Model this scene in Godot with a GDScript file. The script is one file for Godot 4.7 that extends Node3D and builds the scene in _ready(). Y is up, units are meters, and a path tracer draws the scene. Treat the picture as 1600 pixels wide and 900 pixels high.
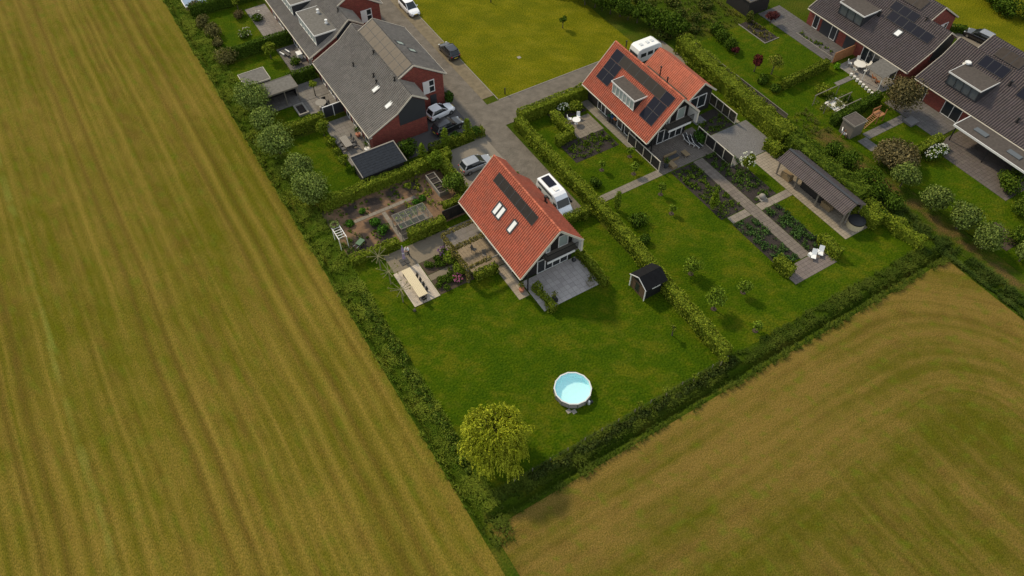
extends Node3D
# A hamlet corner seen from a drone: two orange-roofed barn houses, dark tiled duplexes, gardens and mown fields.
# World axes follow the plots: z runs along the ridges and the road, x across them. y is up, metres.

const CAM_H := 66.0
var CB: Basis
var rng := RandomNumberGenerator.new()
var noise := FastNoiseLite.new()
var M := {}
var names := {}

# ------------------------------------------------------------------ pixel of the photograph -> place on a level at height h
func P(px: float, py: float, h: float = 0.0) -> Vector3:
	var d: Vector3 = CB * Vector3((px - 800.0) / 1200.0, -(py - 450.0) / 1200.0, -1.0)
	var t := (h - CAM_H) / d.y
	return Vector3(d.x * t, h, d.z * t)

# ------------------------------------------------------------------ mesh collector
class MB:
	var v := PackedVector3Array()
	var n := PackedVector3Array()
	var c := PackedColorArray()
	var col := Color.WHITE
	var colored := false

	func tri(a: Vector3, b: Vector3, d: Vector3) -> void:
		var nn := (b - a).cross(d - a).normalized()
		v.append(a); v.append(d); v.append(b)
		n.append(nn); n.append(nn); n.append(nn)
		if colored:
			c.append(col); c.append(col); c.append(col)

	func quad(a: Vector3, b: Vector3, d: Vector3, e: Vector3) -> void:
		var nn := (b - a).cross(d - a).normalized()
		v.append(a); v.append(d); v.append(b)
		v.append(a); v.append(e); v.append(d)
		for i in 6:
			n.append(nn)
		if colored:
			for i in 6:
				c.append(col)

	func quadn(a: Vector3, b: Vector3, d: Vector3, e: Vector3, na: Vector3, nb: Vector3, nd: Vector3, ne: Vector3) -> void:
		v.append(a); v.append(d); v.append(b)
		v.append(a); v.append(e); v.append(d)
		n.append(na); n.append(nd); n.append(nb)
		n.append(na); n.append(ne); n.append(nd)
		if colored:
			for i in 6:
				c.append(col)

	func hexa(p: Array) -> void: # p[0..3] bottom ring (counterclockwise from above), p[4..7] top ring
		quad(p[4], p[5], p[6], p[7])
		quad(p[3], p[2], p[1], p[0])
		for i in 4:
			var j := (i + 1) % 4
			quad(p[i], p[j], p[j + 4], p[i + 4])

	func box(x0: float, y0: float, z0: float, x1: float, y1: float, z1: float) -> void:
		hexa([Vector3(x0, y0, z1), Vector3(x1, y0, z1), Vector3(x1, y0, z0), Vector3(x0, y0, z0),
			Vector3(x0, y1, z1), Vector3(x1, y1, z1), Vector3(x1, y1, z0), Vector3(x0, y1, z0)])

	func bar(a: Vector3, b: Vector3, w: float, h: float, up: Vector3 = Vector3.UP) -> void:
		var d := (b - a).normalized()
		var s := d.cross(up)
		if s.length() < 0.01:
			s = d.cross(Vector3.RIGHT)
		s = s.normalized() * w * 0.5
		var u := s.cross(d).normalized() * h * 0.5
		var q := [a - s - u, a + s - u, b + s - u, b - s - u, a - s + u, a + s + u, b + s + u, b - s + u]
		# ring order must be counterclockwise seen from +u
		hexa([q[0], q[1], q[2], q[3], q[4], q[5], q[6], q[7]])

	func tube(a: Vector3, b: Vector3, r0: float, r1: float, seg: int = 8, caps: bool = true) -> void:
		var d := (b - a).normalized()
		var s := d.cross(Vector3.UP)
		if s.length() < 0.05:
			s = d.cross(Vector3.RIGHT)
		s = s.normalized()
		var u := s.cross(d).normalized()
		for i in seg:
			var t0 := TAU * i / seg
			var t1 := TAU * (i + 1) / seg
			var e0 := s * cos(t0) + u * sin(t0)
			var e1 := s * cos(t1) + u * sin(t1)
			quadn(a + e0 * r0, b + e0 * r1, b + e1 * r1, a + e1 * r0, e0, e0, e1, e1)
			if caps:
				tri(b, b + e1 * r1, b + e0 * r1)
				tri(a, a + e0 * r0, a + e1 * r0)

	func extrude(poly: Array, z0: float, z1: float) -> void: # poly of Vector2(x, y), counterclockwise seen from +z
		var k := poly.size()
		for i in k:
			var a: Vector2 = poly[i]
			var b: Vector2 = poly[(i + 1) % k]
			quad(Vector3(a.x, a.y, z1), Vector3(a.x, a.y, z0), Vector3(b.x, b.y, z0), Vector3(b.x, b.y, z1))
		var idx := Geometry2D.triangulate_polygon(PackedVector2Array(poly))
		for i in range(0, idx.size(), 3):
			var a: Vector2 = poly[idx[i]]
			var b: Vector2 = poly[idx[i + 1]]
			var d: Vector2 = poly[idx[i + 2]]
			if (b - a).cross(d - a) < 0:
				var t := b
				b = d
				d = t
			tri(Vector3(a.x, a.y, z1), Vector3(b.x, b.y, z1), Vector3(d.x, d.y, z1))
			tri(Vector3(a.x, a.y, z0), Vector3(d.x, d.y, z0), Vector3(b.x, b.y, z0))

	func leaf(p: Vector3, nn: Vector3, up: Vector3, s: float, k: Color) -> void:
		var a := nn.cross(up).normalized() * s * 0.5
		var b := nn.cross(a).normalized() * s * 0.62
		var m := (nn * 0.6 + up * 0.4).normalized()
		v.append(p - b); v.append(p - a); v.append(p + a)
		v.append(p + b); v.append(p + a); v.append(p - a)
		for i in 6:
			n.append(m)
			c.append(k)

	func blob(p: Vector3, r: Vector3, seg: int = 10, rings: int = 6) -> void: # smooth ellipsoid
		for j in rings:
			var f0 := PI * j / rings - PI / 2
			var f1 := PI * (j + 1) / rings - PI / 2
			for i in seg:
				var t0 := TAU * i / seg
				var t1 := TAU * (i + 1) / seg
				var e := [Vector3(cos(f0) * cos(t0), sin(f0), cos(f0) * sin(t0)), Vector3(cos(f1) * cos(t0), sin(f1), cos(f1) * sin(t0)),
					Vector3(cos(f1) * cos(t1), sin(f1), cos(f1) * sin(t1)), Vector3(cos(f0) * cos(t1), sin(f0), cos(f0) * sin(t1))]
				quadn(p + e[0] * r, p + e[1] * r, p + e[2] * r, p + e[3] * r, e[0], e[1], e[2], e[3])

	func mesh() -> ArrayMesh:
		var arr := []
		arr.resize(Mesh.ARRAY_MAX)
		arr[Mesh.ARRAY_VERTEX] = v
		arr[Mesh.ARRAY_NORMAL] = n
		if c.size() == v.size():
			arr[Mesh.ARRAY_COLOR] = c
		var m := ArrayMesh.new()
		m.add_surface_from_arrays(Mesh.PRIMITIVE_TRIANGLES, arr)
		return m

func cmb() -> MB:
	var b := MB.new()
	b.colored = true
	return b

# ------------------------------------------------------------------ scene tree helpers
func numbered(parent: Node, called: String) -> String:
	var key := str(parent.get_instance_id()) + called
	var k: int = names.get(key, 0)
	names[key] = k + 1
	return called if k == 0 else "%s_%03d" % [called, k]

func meta(o: Node, label: String, category: String, group: String = "", kind: String = "") -> Node:
	if label: o.set_meta("label", label)
	if category: o.set_meta("category", category)
	if group: o.set_meta("group", group)
	if kind: o.set_meta("kind", kind)
	return o

func thing(called: String, label: String, category: String, at: Vector3 = Vector3.ZERO, turn: float = 0.0, group: String = "") -> Node3D:
	var o := Node3D.new()
	o.name = numbered(self, called)
	add_child(o)
	o.position = at
	o.rotation.y = turn
	meta(o, label, category, group)
	return o

func part(parent: Node, called: String, b: MB, m: Material, kind: String = "") -> MeshInstance3D:
	var o := MeshInstance3D.new()
	o.mesh = b.mesh()
	o.material_override = m
	o.name = numbered(parent, called)
	parent.add_child(o)
	if kind: o.set_meta("kind", kind)
	return o

func one(called: String, b: MB, m: Material, label: String, category: String, group: String = "", kind: String = "") -> MeshInstance3D:
	var o := part(self, called, b, m)
	meta(o, label, category, group, kind)
	return o

func setting(called: String, b: MB, m: Material) -> MeshInstance3D:
	var o := part(self, called, b, m)
	o.set_meta("kind", "structure")
	return o

func copy(src: Node3D, at: Vector3, turn: float = 0.0, label: String = "") -> Node3D:
	var o: Node3D = src.duplicate()
	o.name = numbered(self, String(src.get_meta("base")))
	add_child(o)
	o.position = at
	o.rotation.y = turn
	if label: o.set_meta("label", label)
	return o

# ------------------------------------------------------------------ materials
func ramp_tex(freq: float, lo: Color, hi: Color, seed_: int, octaves: int = 4, size: int = 512, sharp: float = 0.0) -> ImageTexture:
	var f := FastNoiseLite.new()
	f.seed = seed_
	f.noise_type = FastNoiseLite.TYPE_SIMPLEX_SMOOTH
	f.frequency = freq
	f.fractal_octaves = octaves
	var im := f.get_seamless_image(size, size)
	var src := im.get_data()
	var out := PackedByteArray()
	out.resize(size * size * 3)
	var lut := []
	for i in 256:
		var k := lo.lerp(hi, clampf((i / 255.0 - 0.5) * (1.0 + sharp) + 0.5, 0, 1))
		lut.append([int(k.r * 255), int(k.g * 255), int(k.b * 255)])
	for i in size * size:
		var e: Array = lut[src[i]]
		out[i * 3] = e[0]
		out[i * 3 + 1] = e[1]
		out[i * 3 + 2] = e[2]
	var im2 := Image.create_from_data(size, size, false, Image.FORMAT_RGB8, out)
	im2.generate_mipmaps()
	return ImageTexture.create_from_image(im2)

func bump_tex(freq: float, strength: float, seed_: int, octaves: int = 4, size: int = 512) -> ImageTexture:
	var f := FastNoiseLite.new()
	f.seed = seed_
	f.frequency = freq
	f.fractal_octaves = octaves
	var im := f.get_seamless_image(size, size)
	im.convert(Image.FORMAT_RGBA8)
	im.bump_map_to_normal_map(strength)
	return ImageTexture.create_from_image(im)

func mat(key: String, k: Color, rough: float = 0.8, tex: Texture2D = null, scale_m: float = 1.0, metal: float = 0.0) -> StandardMaterial3D:
	var m := StandardMaterial3D.new()
	m.albedo_color = k.linear_to_srgb()
	m.roughness = rough
	m.metallic = metal
	if tex:
		m.albedo_texture = tex
		m.uv1_triplanar = true
		m.uv1_world_triplanar = true
		m.uv1_scale = Vector3.ONE / scale_m
	M[key] = m
	return m

func add_bump(m: StandardMaterial3D, t: Texture2D, s: float) -> void:
	m.normal_enabled = true
	m.normal_texture = t
	m.normal_scale = s

func lin(r: float, g: float, b: float) -> Color:
	return Color(r, g, b)

func make_materials() -> void:
	var grain := ramp_tex(0.06, Color(0.78, 0.78, 0.77), Color(1, 1, 1), 3, 5)
	var coarse := ramp_tex(0.012, Color(0.80, 0.80, 0.79), Color(1, 1, 1), 8, 5)
	var turf := ramp_tex(0.03, Color(0.72, 0.79, 0.62), Color(1, 0.98, 0.88), 21, 5, 1024, 0.6)
	var straw := ramp_tex(0.06, Color(0.70, 0.73, 0.56), Color(1, 0.97, 0.92), 33, 5, 1024, 0.5)
	var brick := brick_tex()
	var rough_n := bump_tex(0.05, 6.0, 17, 4)
	var soft_n := bump_tex(0.03, 3.0, 19, 4)
	for e in [["field", straw, 10.0, rough_n, 0.5], ["lawn", turf, 9.0, rough_n, 0.8], ["rough", turf, 7.0, rough_n, 1.2]]:
		var m := mat(e[0], Color.WHITE, 0.95, e[1], e[2])
		m.vertex_color_use_as_albedo = true
		m.specular_mode = BaseMaterial3D.SPECULAR_SCHLICK_GGX
		m.metallic_specular = 0.1
		add_bump(m, e[3], e[4])
	var fs := mat("field_rows", Color.WHITE, 0.95, straw, 6.0)
	fs.vertex_color_use_as_albedo = true
	fs.metallic_specular = 0.1
	fs.uv1_scale = Vector3(1.0 / 8.0, 1.0 / 8.0, 1.0 / 16.0)
	add_bump(fs, rough_n, 0.5)
	var lf := mat("leaf", Color.WHITE, 0.75)
	lf.vertex_color_use_as_albedo = true
	lf.metallic_specular = 0.08
	lf.backlight_enabled = true
	lf.backlight = Color(0.45, 0.5, 0.2)
	lf.cull_mode = BaseMaterial3D.CULL_DISABLED
	var tl := mat("tile", Color.WHITE, 0.62, grain, 2.2)
	tl.vertex_color_use_as_albedo = true
	tl.metallic_specular = 0.28
	var sb := mat("slab", Color.WHITE, 0.85, grain, 3.0)
	sb.vertex_color_use_as_albedo = true
	add_bump(sb, soft_n, 0.4)
	var ea := mat("earth", Color.WHITE, 0.95, grain, 2.0)
	ea.vertex_color_use_as_albedo = true
	add_bump(ea, rough_n, 1.5)
	var pt := mat("tint", Color.WHITE, 0.7)
	pt.vertex_color_use_as_albedo = true
	mat("roof_black", lin(0.014, 0.014, 0.016), 0.85, coarse, 3.0)
	M.roof_black.metallic_specular = 0.2
	mat("plate", lin(0.62, 0.46, 0.05), 0.5)
	mat("soil", lin(0.085, 0.058, 0.036), 0.95, grain, 2.5)
	add_bump(M.soil, rough_n, 1.5)
	mat("dark_soil", lin(0.035, 0.025, 0.02), 0.95, grain, 2.5)
	add_bump(M.dark_soil, rough_n, 1.5)
	mat("chips", lin(0.24, 0.135, 0.07), 0.95, grain, 1.8)
	add_bump(M.chips, rough_n, 1.5)
	mat("mud", lin(0.055, 0.05, 0.03), 0.8, grain, 2.0)
	mat("asphalt", lin(0.155, 0.132, 0.105), 0.9, coarse, 9.0)
	add_bump(M.asphalt, rough_n, 0.4)
	mat("brickpave", lin(0.24, 0.205, 0.16), 0.9, grain, 3.0)
	mat("greypave", lin(0.20, 0.19, 0.185), 0.9, grain, 3.0)
	mat("darkpave", lin(0.085, 0.078, 0.075), 0.9, grain, 3.0)
	mat("gravel", lin(0.25, 0.205, 0.145), 0.95, grain, 1.6)
	add_bump(M.gravel, rough_n, 1.2)
	mat("verge_sand", lin(0.19, 0.15, 0.09), 0.95, coarse, 6.0)
	mat("brick", lin(0.26, 0.062, 0.040), 0.9, brick, 2.0)
	mat("black_board", lin(0.022, 0.019, 0.018), 0.75, grain, 2.0)
	mat("black", lin(0.012, 0.012, 0.013), 0.55)
	mat("anthracite", lin(0.03, 0.032, 0.037), 0.6)
	mat("white", lin(0.72, 0.71, 0.68), 0.5)
	mat("cream", lin(0.55, 0.50, 0.41), 0.6)
	mat("felt", lin(0.15, 0.14, 0.125), 0.9, coarse, 3.0)
	mat("dark_felt", lin(0.085, 0.07, 0.06), 0.9, coarse, 3.0)
	mat("wood", lin(0.30, 0.21, 0.11), 0.75, grain, 1.0)
	mat("pale_wood", lin(0.76, 0.64, 0.42), 0.7, grain, 1.0)
	mat("grey_wood", lin(0.22, 0.19, 0.155), 0.8, grain, 1.0)
	mat("red_wood", lin(0.36, 0.13, 0.045), 0.7, grain, 1.0)
	mat("orange_wood", lin(0.42, 0.185, 0.075), 0.7, grain, 1.0)
	mat("bark", lin(0.10, 0.08, 0.055), 0.95, grain, 0.8)
	mat("pale_bark", lin(0.24, 0.22, 0.11), 0.9, grain, 0.8)
	mat("steel", lin(0.45, 0.45, 0.45), 0.35, null, 1.0, 0.8)
	mat("tyre", lin(0.015, 0.015, 0.015), 0.85)
	mat("stone", lin(0.32, 0.29, 0.25), 0.9, grain, 1.5)
	mat("rim_grey", lin(0.60, 0.60, 0.59), 0.45)
	mat("plastic_white", lin(0.78, 0.78, 0.76), 0.4)
	mat("solar", lin(0.012, 0.013, 0.022), 0.3)
	M.solar.metallic_specular = 0.25
	mat("solar_dark", lin(0.030, 0.024, 0.020), 0.45, coarse, 4.0)
	M.solar_dark.metallic_specular = 0.3
	mat("solar_mid", lin(0.058, 0.045, 0.036), 0.45, coarse, 4.0)
	M.solar_mid.metallic_specular = 0.3
	mat("solar_brown", lin(0.105, 0.082, 0.062), 0.5, coarse, 4.0)
	M.solar_brown.metallic_specular = 0.3
	mat("glass", lin(0.02, 0.025, 0.028), 0.06)
	mat("pale_glass", lin(0.34, 0.40, 0.37), 0.1)
	mat("dark_pane", lin(0.09, 0.10, 0.105), 0.12)
	mat("blind", lin(0.74, 0.75, 0.73), 0.12)
	mat("dark_wood", lin(0.13, 0.078, 0.042), 0.75, grain, 1.0)
	mat("pool_liner", lin(0.60, 0.89, 0.91), 0.5)
	mat("pool_wall", lin(0.30, 0.27, 0.25), 0.6)
	var w := mat("water", Color(0.75, 0.95, 0.97), 0.03)
	w.transparency = BaseMaterial3D.TRANSPARENCY_ALPHA
	w.albedo_color = Color(0.55, 0.90, 0.94, 0.16)
	w.uv1_triplanar = true
	w.uv1_world_triplanar = true
	w.uv1_scale = Vector3.ONE / 1.4
	add_bump(w, soft_n, 0.25)
	var gg := mat("clear_glass", Color(0.8, 0.85, 0.82), 0.04)
	gg.transparency = BaseMaterial3D.TRANSPARENCY_ALPHA
	gg.albedo_color = Color(0.75, 0.82, 0.78, 0.05)
	gg.metallic_specular = 0.25
	for e in [["car_white", lin(0.86, 0.86, 0.87), 0.0], ["car_silver", lin(0.34, 0.35, 0.36), 0.5], ["car_black", lin(0.012, 0.012, 0.014), 0.0], ["car_grey", lin(0.25, 0.26, 0.27), 0.4]]:
		var m := mat(e[0], e[1], 0.3, null, 1.0, e[2])
		m.clearcoat_enabled = true
		m.clearcoat = 1.0
		m.clearcoat_roughness = 0.08
	mat("red_lamp", lin(0.35, 0.01, 0.01), 0.2)
	mat("lamp_glass", lin(0.6, 0.62, 0.62), 0.1)
	mat("lilac_cloth", lin(0.36, 0.29, 0.42), 0.9)
	mat("tarp_blue", lin(0.13, 0.22, 0.33), 0.35)
	mat("bin_green", lin(0.03, 0.10, 0.04), 0.5)
	mat("bin_blue", lin(0.03, 0.10, 0.28), 0.5)
	mat("bin_orange", lin(0.55, 0.16, 0.03), 0.5)
	mat("steelblue_roof", lin(0.026, 0.032, 0.043), 0.7, coarse, 3.0)
	M.steelblue_roof.metallic_specular = 0.2
	mat("terracotta", lin(0.38, 0.14, 0.08), 0.8)
	mat("shell", lin(0.65, 0.62, 0.56), 0.8)

func brick_tex() -> ImageTexture:
	var im := Image.create(256, 256, false, Image.FORMAT_RGB8)
	im.fill(Color(0.80, 0.85, 0.88))
	var r := RandomNumberGenerator.new()
	r.seed = 5
	for row in 32: # 32 courses of 62 mm in two metres, ten bricks a course
		for k in 10:
			var o := int((row % 2) * 12.8)
			var t := r.randf_range(0.72, 1.0)
			im.fill_rect(Rect2i((int(k * 25.6) + o) % 256, row * 8, 24, 7), Color(t, t * r.randf_range(0.9, 1.05), t))
	im.generate_mipmaps()
	return ImageTexture.create_from_image(im)

# ------------------------------------------------------------------ vegetation
func rdir() -> Vector3:
	var z := rng.randf_range(-1.0, 1.0)
	var t := rng.randf() * TAU
	var r := sqrt(1.0 - z * z)
	return Vector3(r * cos(t), z, r * sin(t))

func tone(a: Color, b: Color) -> Color:
	var k := a.lerp(b, rng.randf())
	var g := rng.randf_range(0.75, 1.25)
	return Color(k.r * g, k.g * g, k.b * g)

func leaves(b: MB, c: Vector3, r: Vector3, count: int, size: float, ca: Color, cb: Color, shell: float = 0.35) -> void:
	for i in count:
		var d := rdir()
		var p := c + d * r * pow(rng.randf(), shell)
		b.leaf(p, (d + rdir() * 0.8).normalized(), (rdir() + Vector3.UP * 0.4).normalized(), size * rng.randf_range(0.7, 1.3), tone(ca, cb))

func hedge_mesh(pts: Array, w: float, h: float, ca: Color, cb: Color, dens: float, size: float, lump: float) -> MB:
	var b := cmb()
	for i in pts.size() - 1:
		var a: Vector3 = pts[i]
		var e: Vector3 = pts[i + 1]
		var d := (e - a)
		var ln := d.length()
		d = d / ln
		var s := d.cross(Vector3.UP).normalized()
		b.col = ca.lerp(cb, 0.5)
		var i0 := w * 0.5 - 0.26
		var y0 := a.y
		b.hexa([a - s * i0 + d * 0.12, a + s * i0 + d * 0.12, e + s * i0 - d * 0.12, e - s * i0 - d * 0.12,
			a - s * i0 + d * 0.12 + Vector3.UP * (h - 0.32), a + s * i0 + d * 0.12 + Vector3.UP * (h - 0.32), e + s * i0 - d * 0.12 + Vector3.UP * (h - 0.32), e - s * i0 - d * 0.12 + Vector3.UP * (h - 0.32)])
		var at := w * ln
		var asd := h * ln
		var ae := w * h
		var tot := at + 2 * asd + 2 * ae
		for k in int(tot * dens):
			var q := rng.randf() * tot
			var p := Vector3.ZERO
			var nn := Vector3.UP
			var u := rng.randf()
			var t := rng.randf()
			if q < at:
				p = a + d * ln * u + s * w * (t - 0.5) + Vector3.UP * h
			elif q < at + 2 * asd:
				nn = s if q < at + asd else -s
				p = a + d * ln * u + nn * w * 0.5 + Vector3.UP * h * t
			else:
				nn = d if q < at + 2 * asd + ae else -d
				p = (e if nn == d else a) + s * w * (u - 0.5) + Vector3.UP * h * t
			var lp := noise.get_noise_3d(p.x * 9.0, p.y * 9.0, p.z * 9.0) * lump * 1.6 + rng.randf_range(-0.10, 0.05)
			p += nn * lp
			if nn.y < 0.5:
				p -= nn * 0.10 * (p.y - y0) / h
			b.leaf(p, (nn + rdir() * 0.75).normalized(), (rdir() + Vector3.UP * 0.3).normalized(), size * rng.randf_range(0.7, 1.3), tone(ca, cb).lerp(ca.lerp(cb, 0.5), 0.15))
	return b

const HA := Color(0.098, 0.148, 0.013)
const HB := Color(0.215, 0.245, 0.026)
const DA := Color(0.040, 0.076, 0.010)
const DB := Color(0.088, 0.136, 0.016)

func hedge(label: String, pts: Array, w: float, h: float, ca: Color = HA, cb: Color = HB, lump: float = 0.24, called: String = "hedge", dens: float = 100.0, size: float = 0.15) -> void:
	one(called, hedge_mesh(pts, w, h, ca, cb, dens, size, lump), M.leaf, label, "hedge", "clipped hedges between the gardens")

func V(x: float, z: float, y: float = 0.0) -> Vector3:
	return Vector3(x, y, z)

func tree(called: String, label: String, at: Vector3, h: float, r: float, clumps: int, count: int, size: float, ca: Color, cb: Color, group: String = "", category: String = "tree", bare: float = 0.3, bark: String = "bark", squash: float = 1.0) -> Node3D:
	var o := thing(called, label, category, at, 0.0, group)
	o.set_meta("base", called)
	var t := MB.new()
	var tr := 0.03 + h * 0.018
	var bend := Vector3(rng.randf_range(-0.12, 0.12), 0, rng.randf_range(-0.12, 0.12)) * h * 0.4
	var top := Vector3(0, h * 0.72, 0) + bend
	var mid := Vector3(0, h * bare, 0) + bend * 0.3
	t.tube(Vector3(0, -0.05, 0), Vector3(0, 0.12, 0), tr * 1.5, tr, 8)
	t.tube(Vector3(0, 0.1, 0), mid, tr, tr * 0.8, 8)
	t.tube(mid, top, tr * 0.8, tr * 0.25, 7)
	var c := cmb()
	var ch := h * (1.0 - bare) * 0.5
	var cc := Vector3(0, h - ch, 0) + bend * 0.6
	for i in clumps:
		var d := rdir()
		d.y = d.y * 0.9 + 0.1
		var p := cc + d * Vector3(r, ch, r) * 0.58 * pow(rng.randf(), 0.4)
		var s := r * rng.randf_range(0.40, 0.62) * (1.0 if clumps > 3 else 1.5)
		t.tube(mid.lerp(top, rng.randf_range(0.0, 0.8)), p, tr * 0.4, tr * 0.12, 5, false)
		leaves(c, p, Vector3(s, s * 0.8 * squash, s), int(count * 1.6 / float(clumps)), size, ca, cb, 0.42)
	part(o, "trunk", t, M[bark])
	part(o, "crown", c, M.leaf)
	return o

func bush(called: String, label: String, at: Vector3, r: Vector3, count: int, size: float, ca: Color, cb: Color, group: String = "", lobes: int = 4, flower: Color = Color(0, 0, 0), nflower: int = 0) -> Node3D:
	var o := thing(called, label, "shrub", at, 0.0, group)
	o.set_meta("base", called)
	var c := cmb()
	var st := MB.new()
	for i in lobes:
		var d := rdir()
		var p := Vector3(d.x * r.x * 0.4, r.y * (0.85 + 0.3 * d.y), d.z * r.z * 0.4) if lobes > 1 else Vector3(0, r.y, 0)
		var k := rng.randf_range(0.6, 0.8) if lobes > 1 else 1.0
		leaves(c, p, r * k, int(count * 1.3 / float(lobes)), size, ca, cb, 0.3)
		st.tube(Vector3(d.x * 0.05, -0.03, d.z * 0.05), p, 0.035, 0.012, 5, false)
	part(o, "foliage", c, M.leaf)
	part(o, "stem", st, M.bark)
	if nflower > 0:
		var f := cmb()
		for i in nflower:
			var d := rdir()
			d.y = absf(d.y)
			leaves(f, Vector3(0, r.y, 0) + d * r * 0.95, Vector3(0.09, 0.09, 0.09), 7, 0.11, flower, flower * 1.1, 0.5)
		part(o, "blossom", f, M.leaf)
	return o

func patch(label: String, x0: float, z0: float, x1: float, z1: float, count: int, hh: float, ca: Color, cb: Color, called: String = "bed_planting", clump: float = 0.35) -> void:
	# low planting that reads as one mass
	var b := cmb()
	for i in count:
		var p := Vector3(rng.randf_range(x0, x1), 0, rng.randf_range(z0, z1))
		var k := noise.get_noise_2d(p.x * 14.0, p.z * 14.0)
		if k < -0.12:
			continue
		var s := clump * rng.randf_range(0.5, 1.2)
		var ka := ca.lerp(cb, clampf(k * 2.0 + 0.4, 0, 1))
		leaves(b, p + Vector3(0, hh * 0.5, 0), Vector3(s, hh * rng.randf_range(0.5, 1.1), s), 16, 0.15, ka, cb, 0.4)
	one(called, b, M.leaf, label, "planting", "", "stuff")

func tuft_mesh() -> ArrayMesh:
	var b := cmb()
	var r := RandomNumberGenerator.new()
	r.seed = 77
	for i in 9:
		var t := r.randf() * TAU
		var d := Vector3(cos(t), 0, sin(t))
		var s := Vector3(-d.z, 0, d.x)
		var o := d * r.randf() * 0.12
		var hgt := r.randf_range(0.6, 1.0)
		var g := r.randf_range(0.7, 1.2)
		b.col = Color(g, g, g)
		var m := o + d * 0.18 + Vector3.UP * hgt * 0.7
		var e := o + d * r.randf_range(0.35, 0.6) + Vector3.UP * hgt * 0.85
		b.quad(o - s * 0.05, o + s * 0.05, m + s * 0.04, m - s * 0.04)
		b.tri(m - s * 0.04, m + s * 0.04, e)
	return b.mesh()

func tufts(called: String, label: String, rects: Array, hgt: float, ca: Color, cb: Color) -> void:
	var xf := []
	var cols := []
	for q in rects:
		var k := int((q[2] - q[0]) * (q[3] - q[1]) * q[4])
		for i in k:
			var x := rng.randf_range(q[0], q[2])
			var z := rng.randf_range(q[1], q[3])
			var nz := noise.get_noise_2d(x * 6.0, z * 6.0)
			if nz < -0.35: continue
			var s := hgt * rng.randf_range(0.6, 1.2) * (1.0 + nz * 0.6)
			var bs := Basis(Vector3.UP, rng.randf() * TAU).scaled(Vector3(s * 1.2, s, s * 1.2))
			xf.append(Transform3D(bs, Vector3(x, ground_y(x, z) - 0.02, z)))
			var c := ca.lerp(cb, clampf(0.5 + nz + rng.randf_range(-0.3, 0.3), 0, 1))
			cols.append(c)
	var mm := MultiMesh.new()
	mm.transform_format = MultiMesh.TRANSFORM_3D
	mm.use_colors = true
	mm.mesh = tuft_mesh()
	mm.instance_count = xf.size()
	for i in xf.size():
		mm.set_instance_transform(i, xf[i])
		mm.set_instance_color(i, cols[i])
	var o := MultiMeshInstance3D.new()
	o.multimesh = mm
	o.material_override = M.leaf
	o.name = numbered(self, called)
	add_child(o)
	meta(o, label, "grass", "", "stuff")

# ------------------------------------------------------------------ ground
func trough(t: float, half: float, depth: float) -> float:
	return -depth * clampf(1.0 - absf(t) / half, 0.0, 1.0)

func ground_y(x: float, z: float) -> float:
	var y := 0.0
	if z < -21.5:
		y = minf(y, trough(x - 11.1, 0.55, 0.55) * clampf((-21.0 - z) / 2.0, 0, 1))
	if x > 10.6:
		y = minf(y, trough(z + 23.35, 0.6, 0.6) * clampf((x - 10.6) / 1.0, 0, 1))
	if z > -24.0 and x > 60.0:
		y = minf(y, trough(x - 72.2, 0.9, 0.5))
	return y

func grid_sheet(called: String, xs: Array, zs: Array, y: float, m: Material, fc: Callable, follow: bool = false) -> MeshInstance3D:
	var b := cmb()
	var nx := xs.size()
	var cols := []
	var ys := []
	for z in zs:
		for x in xs:
			cols.append(fc.call(x, z))
			ys.append(y + (ground_y(x, z) if follow else 0.0))
	var up := Vector3.UP
	for j in zs.size() - 1:
		for i in nx - 1:
			var k := j * nx + i
			var a := Vector3(xs[i], ys[k], zs[j])
			var e := Vector3(xs[i + 1], ys[k + 1], zs[j])
			var f := Vector3(xs[i + 1], ys[k + nx + 1], zs[j + 1])
			var g := Vector3(xs[i], ys[k + nx], zs[j + 1])
			var nn := (g - a).cross(f - a).normalized() if follow else up
			b.v.append(a); b.v.append(e); b.v.append(f)
			b.v.append(a); b.v.append(f); b.v.append(g)
			for q in 6: b.n.append(nn)
			b.c.append(cols[k]); b.c.append(cols[k + 1]); b.c.append(cols[k + nx + 1])
			b.c.append(cols[k]); b.c.append(cols[k + nx + 1]); b.c.append(cols[k + nx])
	return setting(called, b, m)

func steps(a: float, e: float, s: float) -> Array:
	var k := maxi(1, int(round((e - a) / s)))
	var o := []
	for i in k + 1: o.append(a + (e - a) * i / k)
	return o

func nz(x: float, z: float) -> float:
	return noise.get_noise_2d(x, z)

func hay_rows(u: float, v: float, gap: float) -> float:
	# thin rows of cut grass left by the mower, broken up along their length
	var i := u / gap + nz(v * 0.4, u * 0.3) * 0.35 + nz(u * 2.4, 77.0) * 1.1
	var f := absf(i - round(i)) * 2.0
	var amt := clampf(0.45 + nz(round(i) * 37.0, v * 0.35) * 1.5 + nz(u * 30.0, v * 6.0) * 0.5, 0.0, 1.0)
	return pow(1.0 - f, 2.0) * amt

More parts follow.
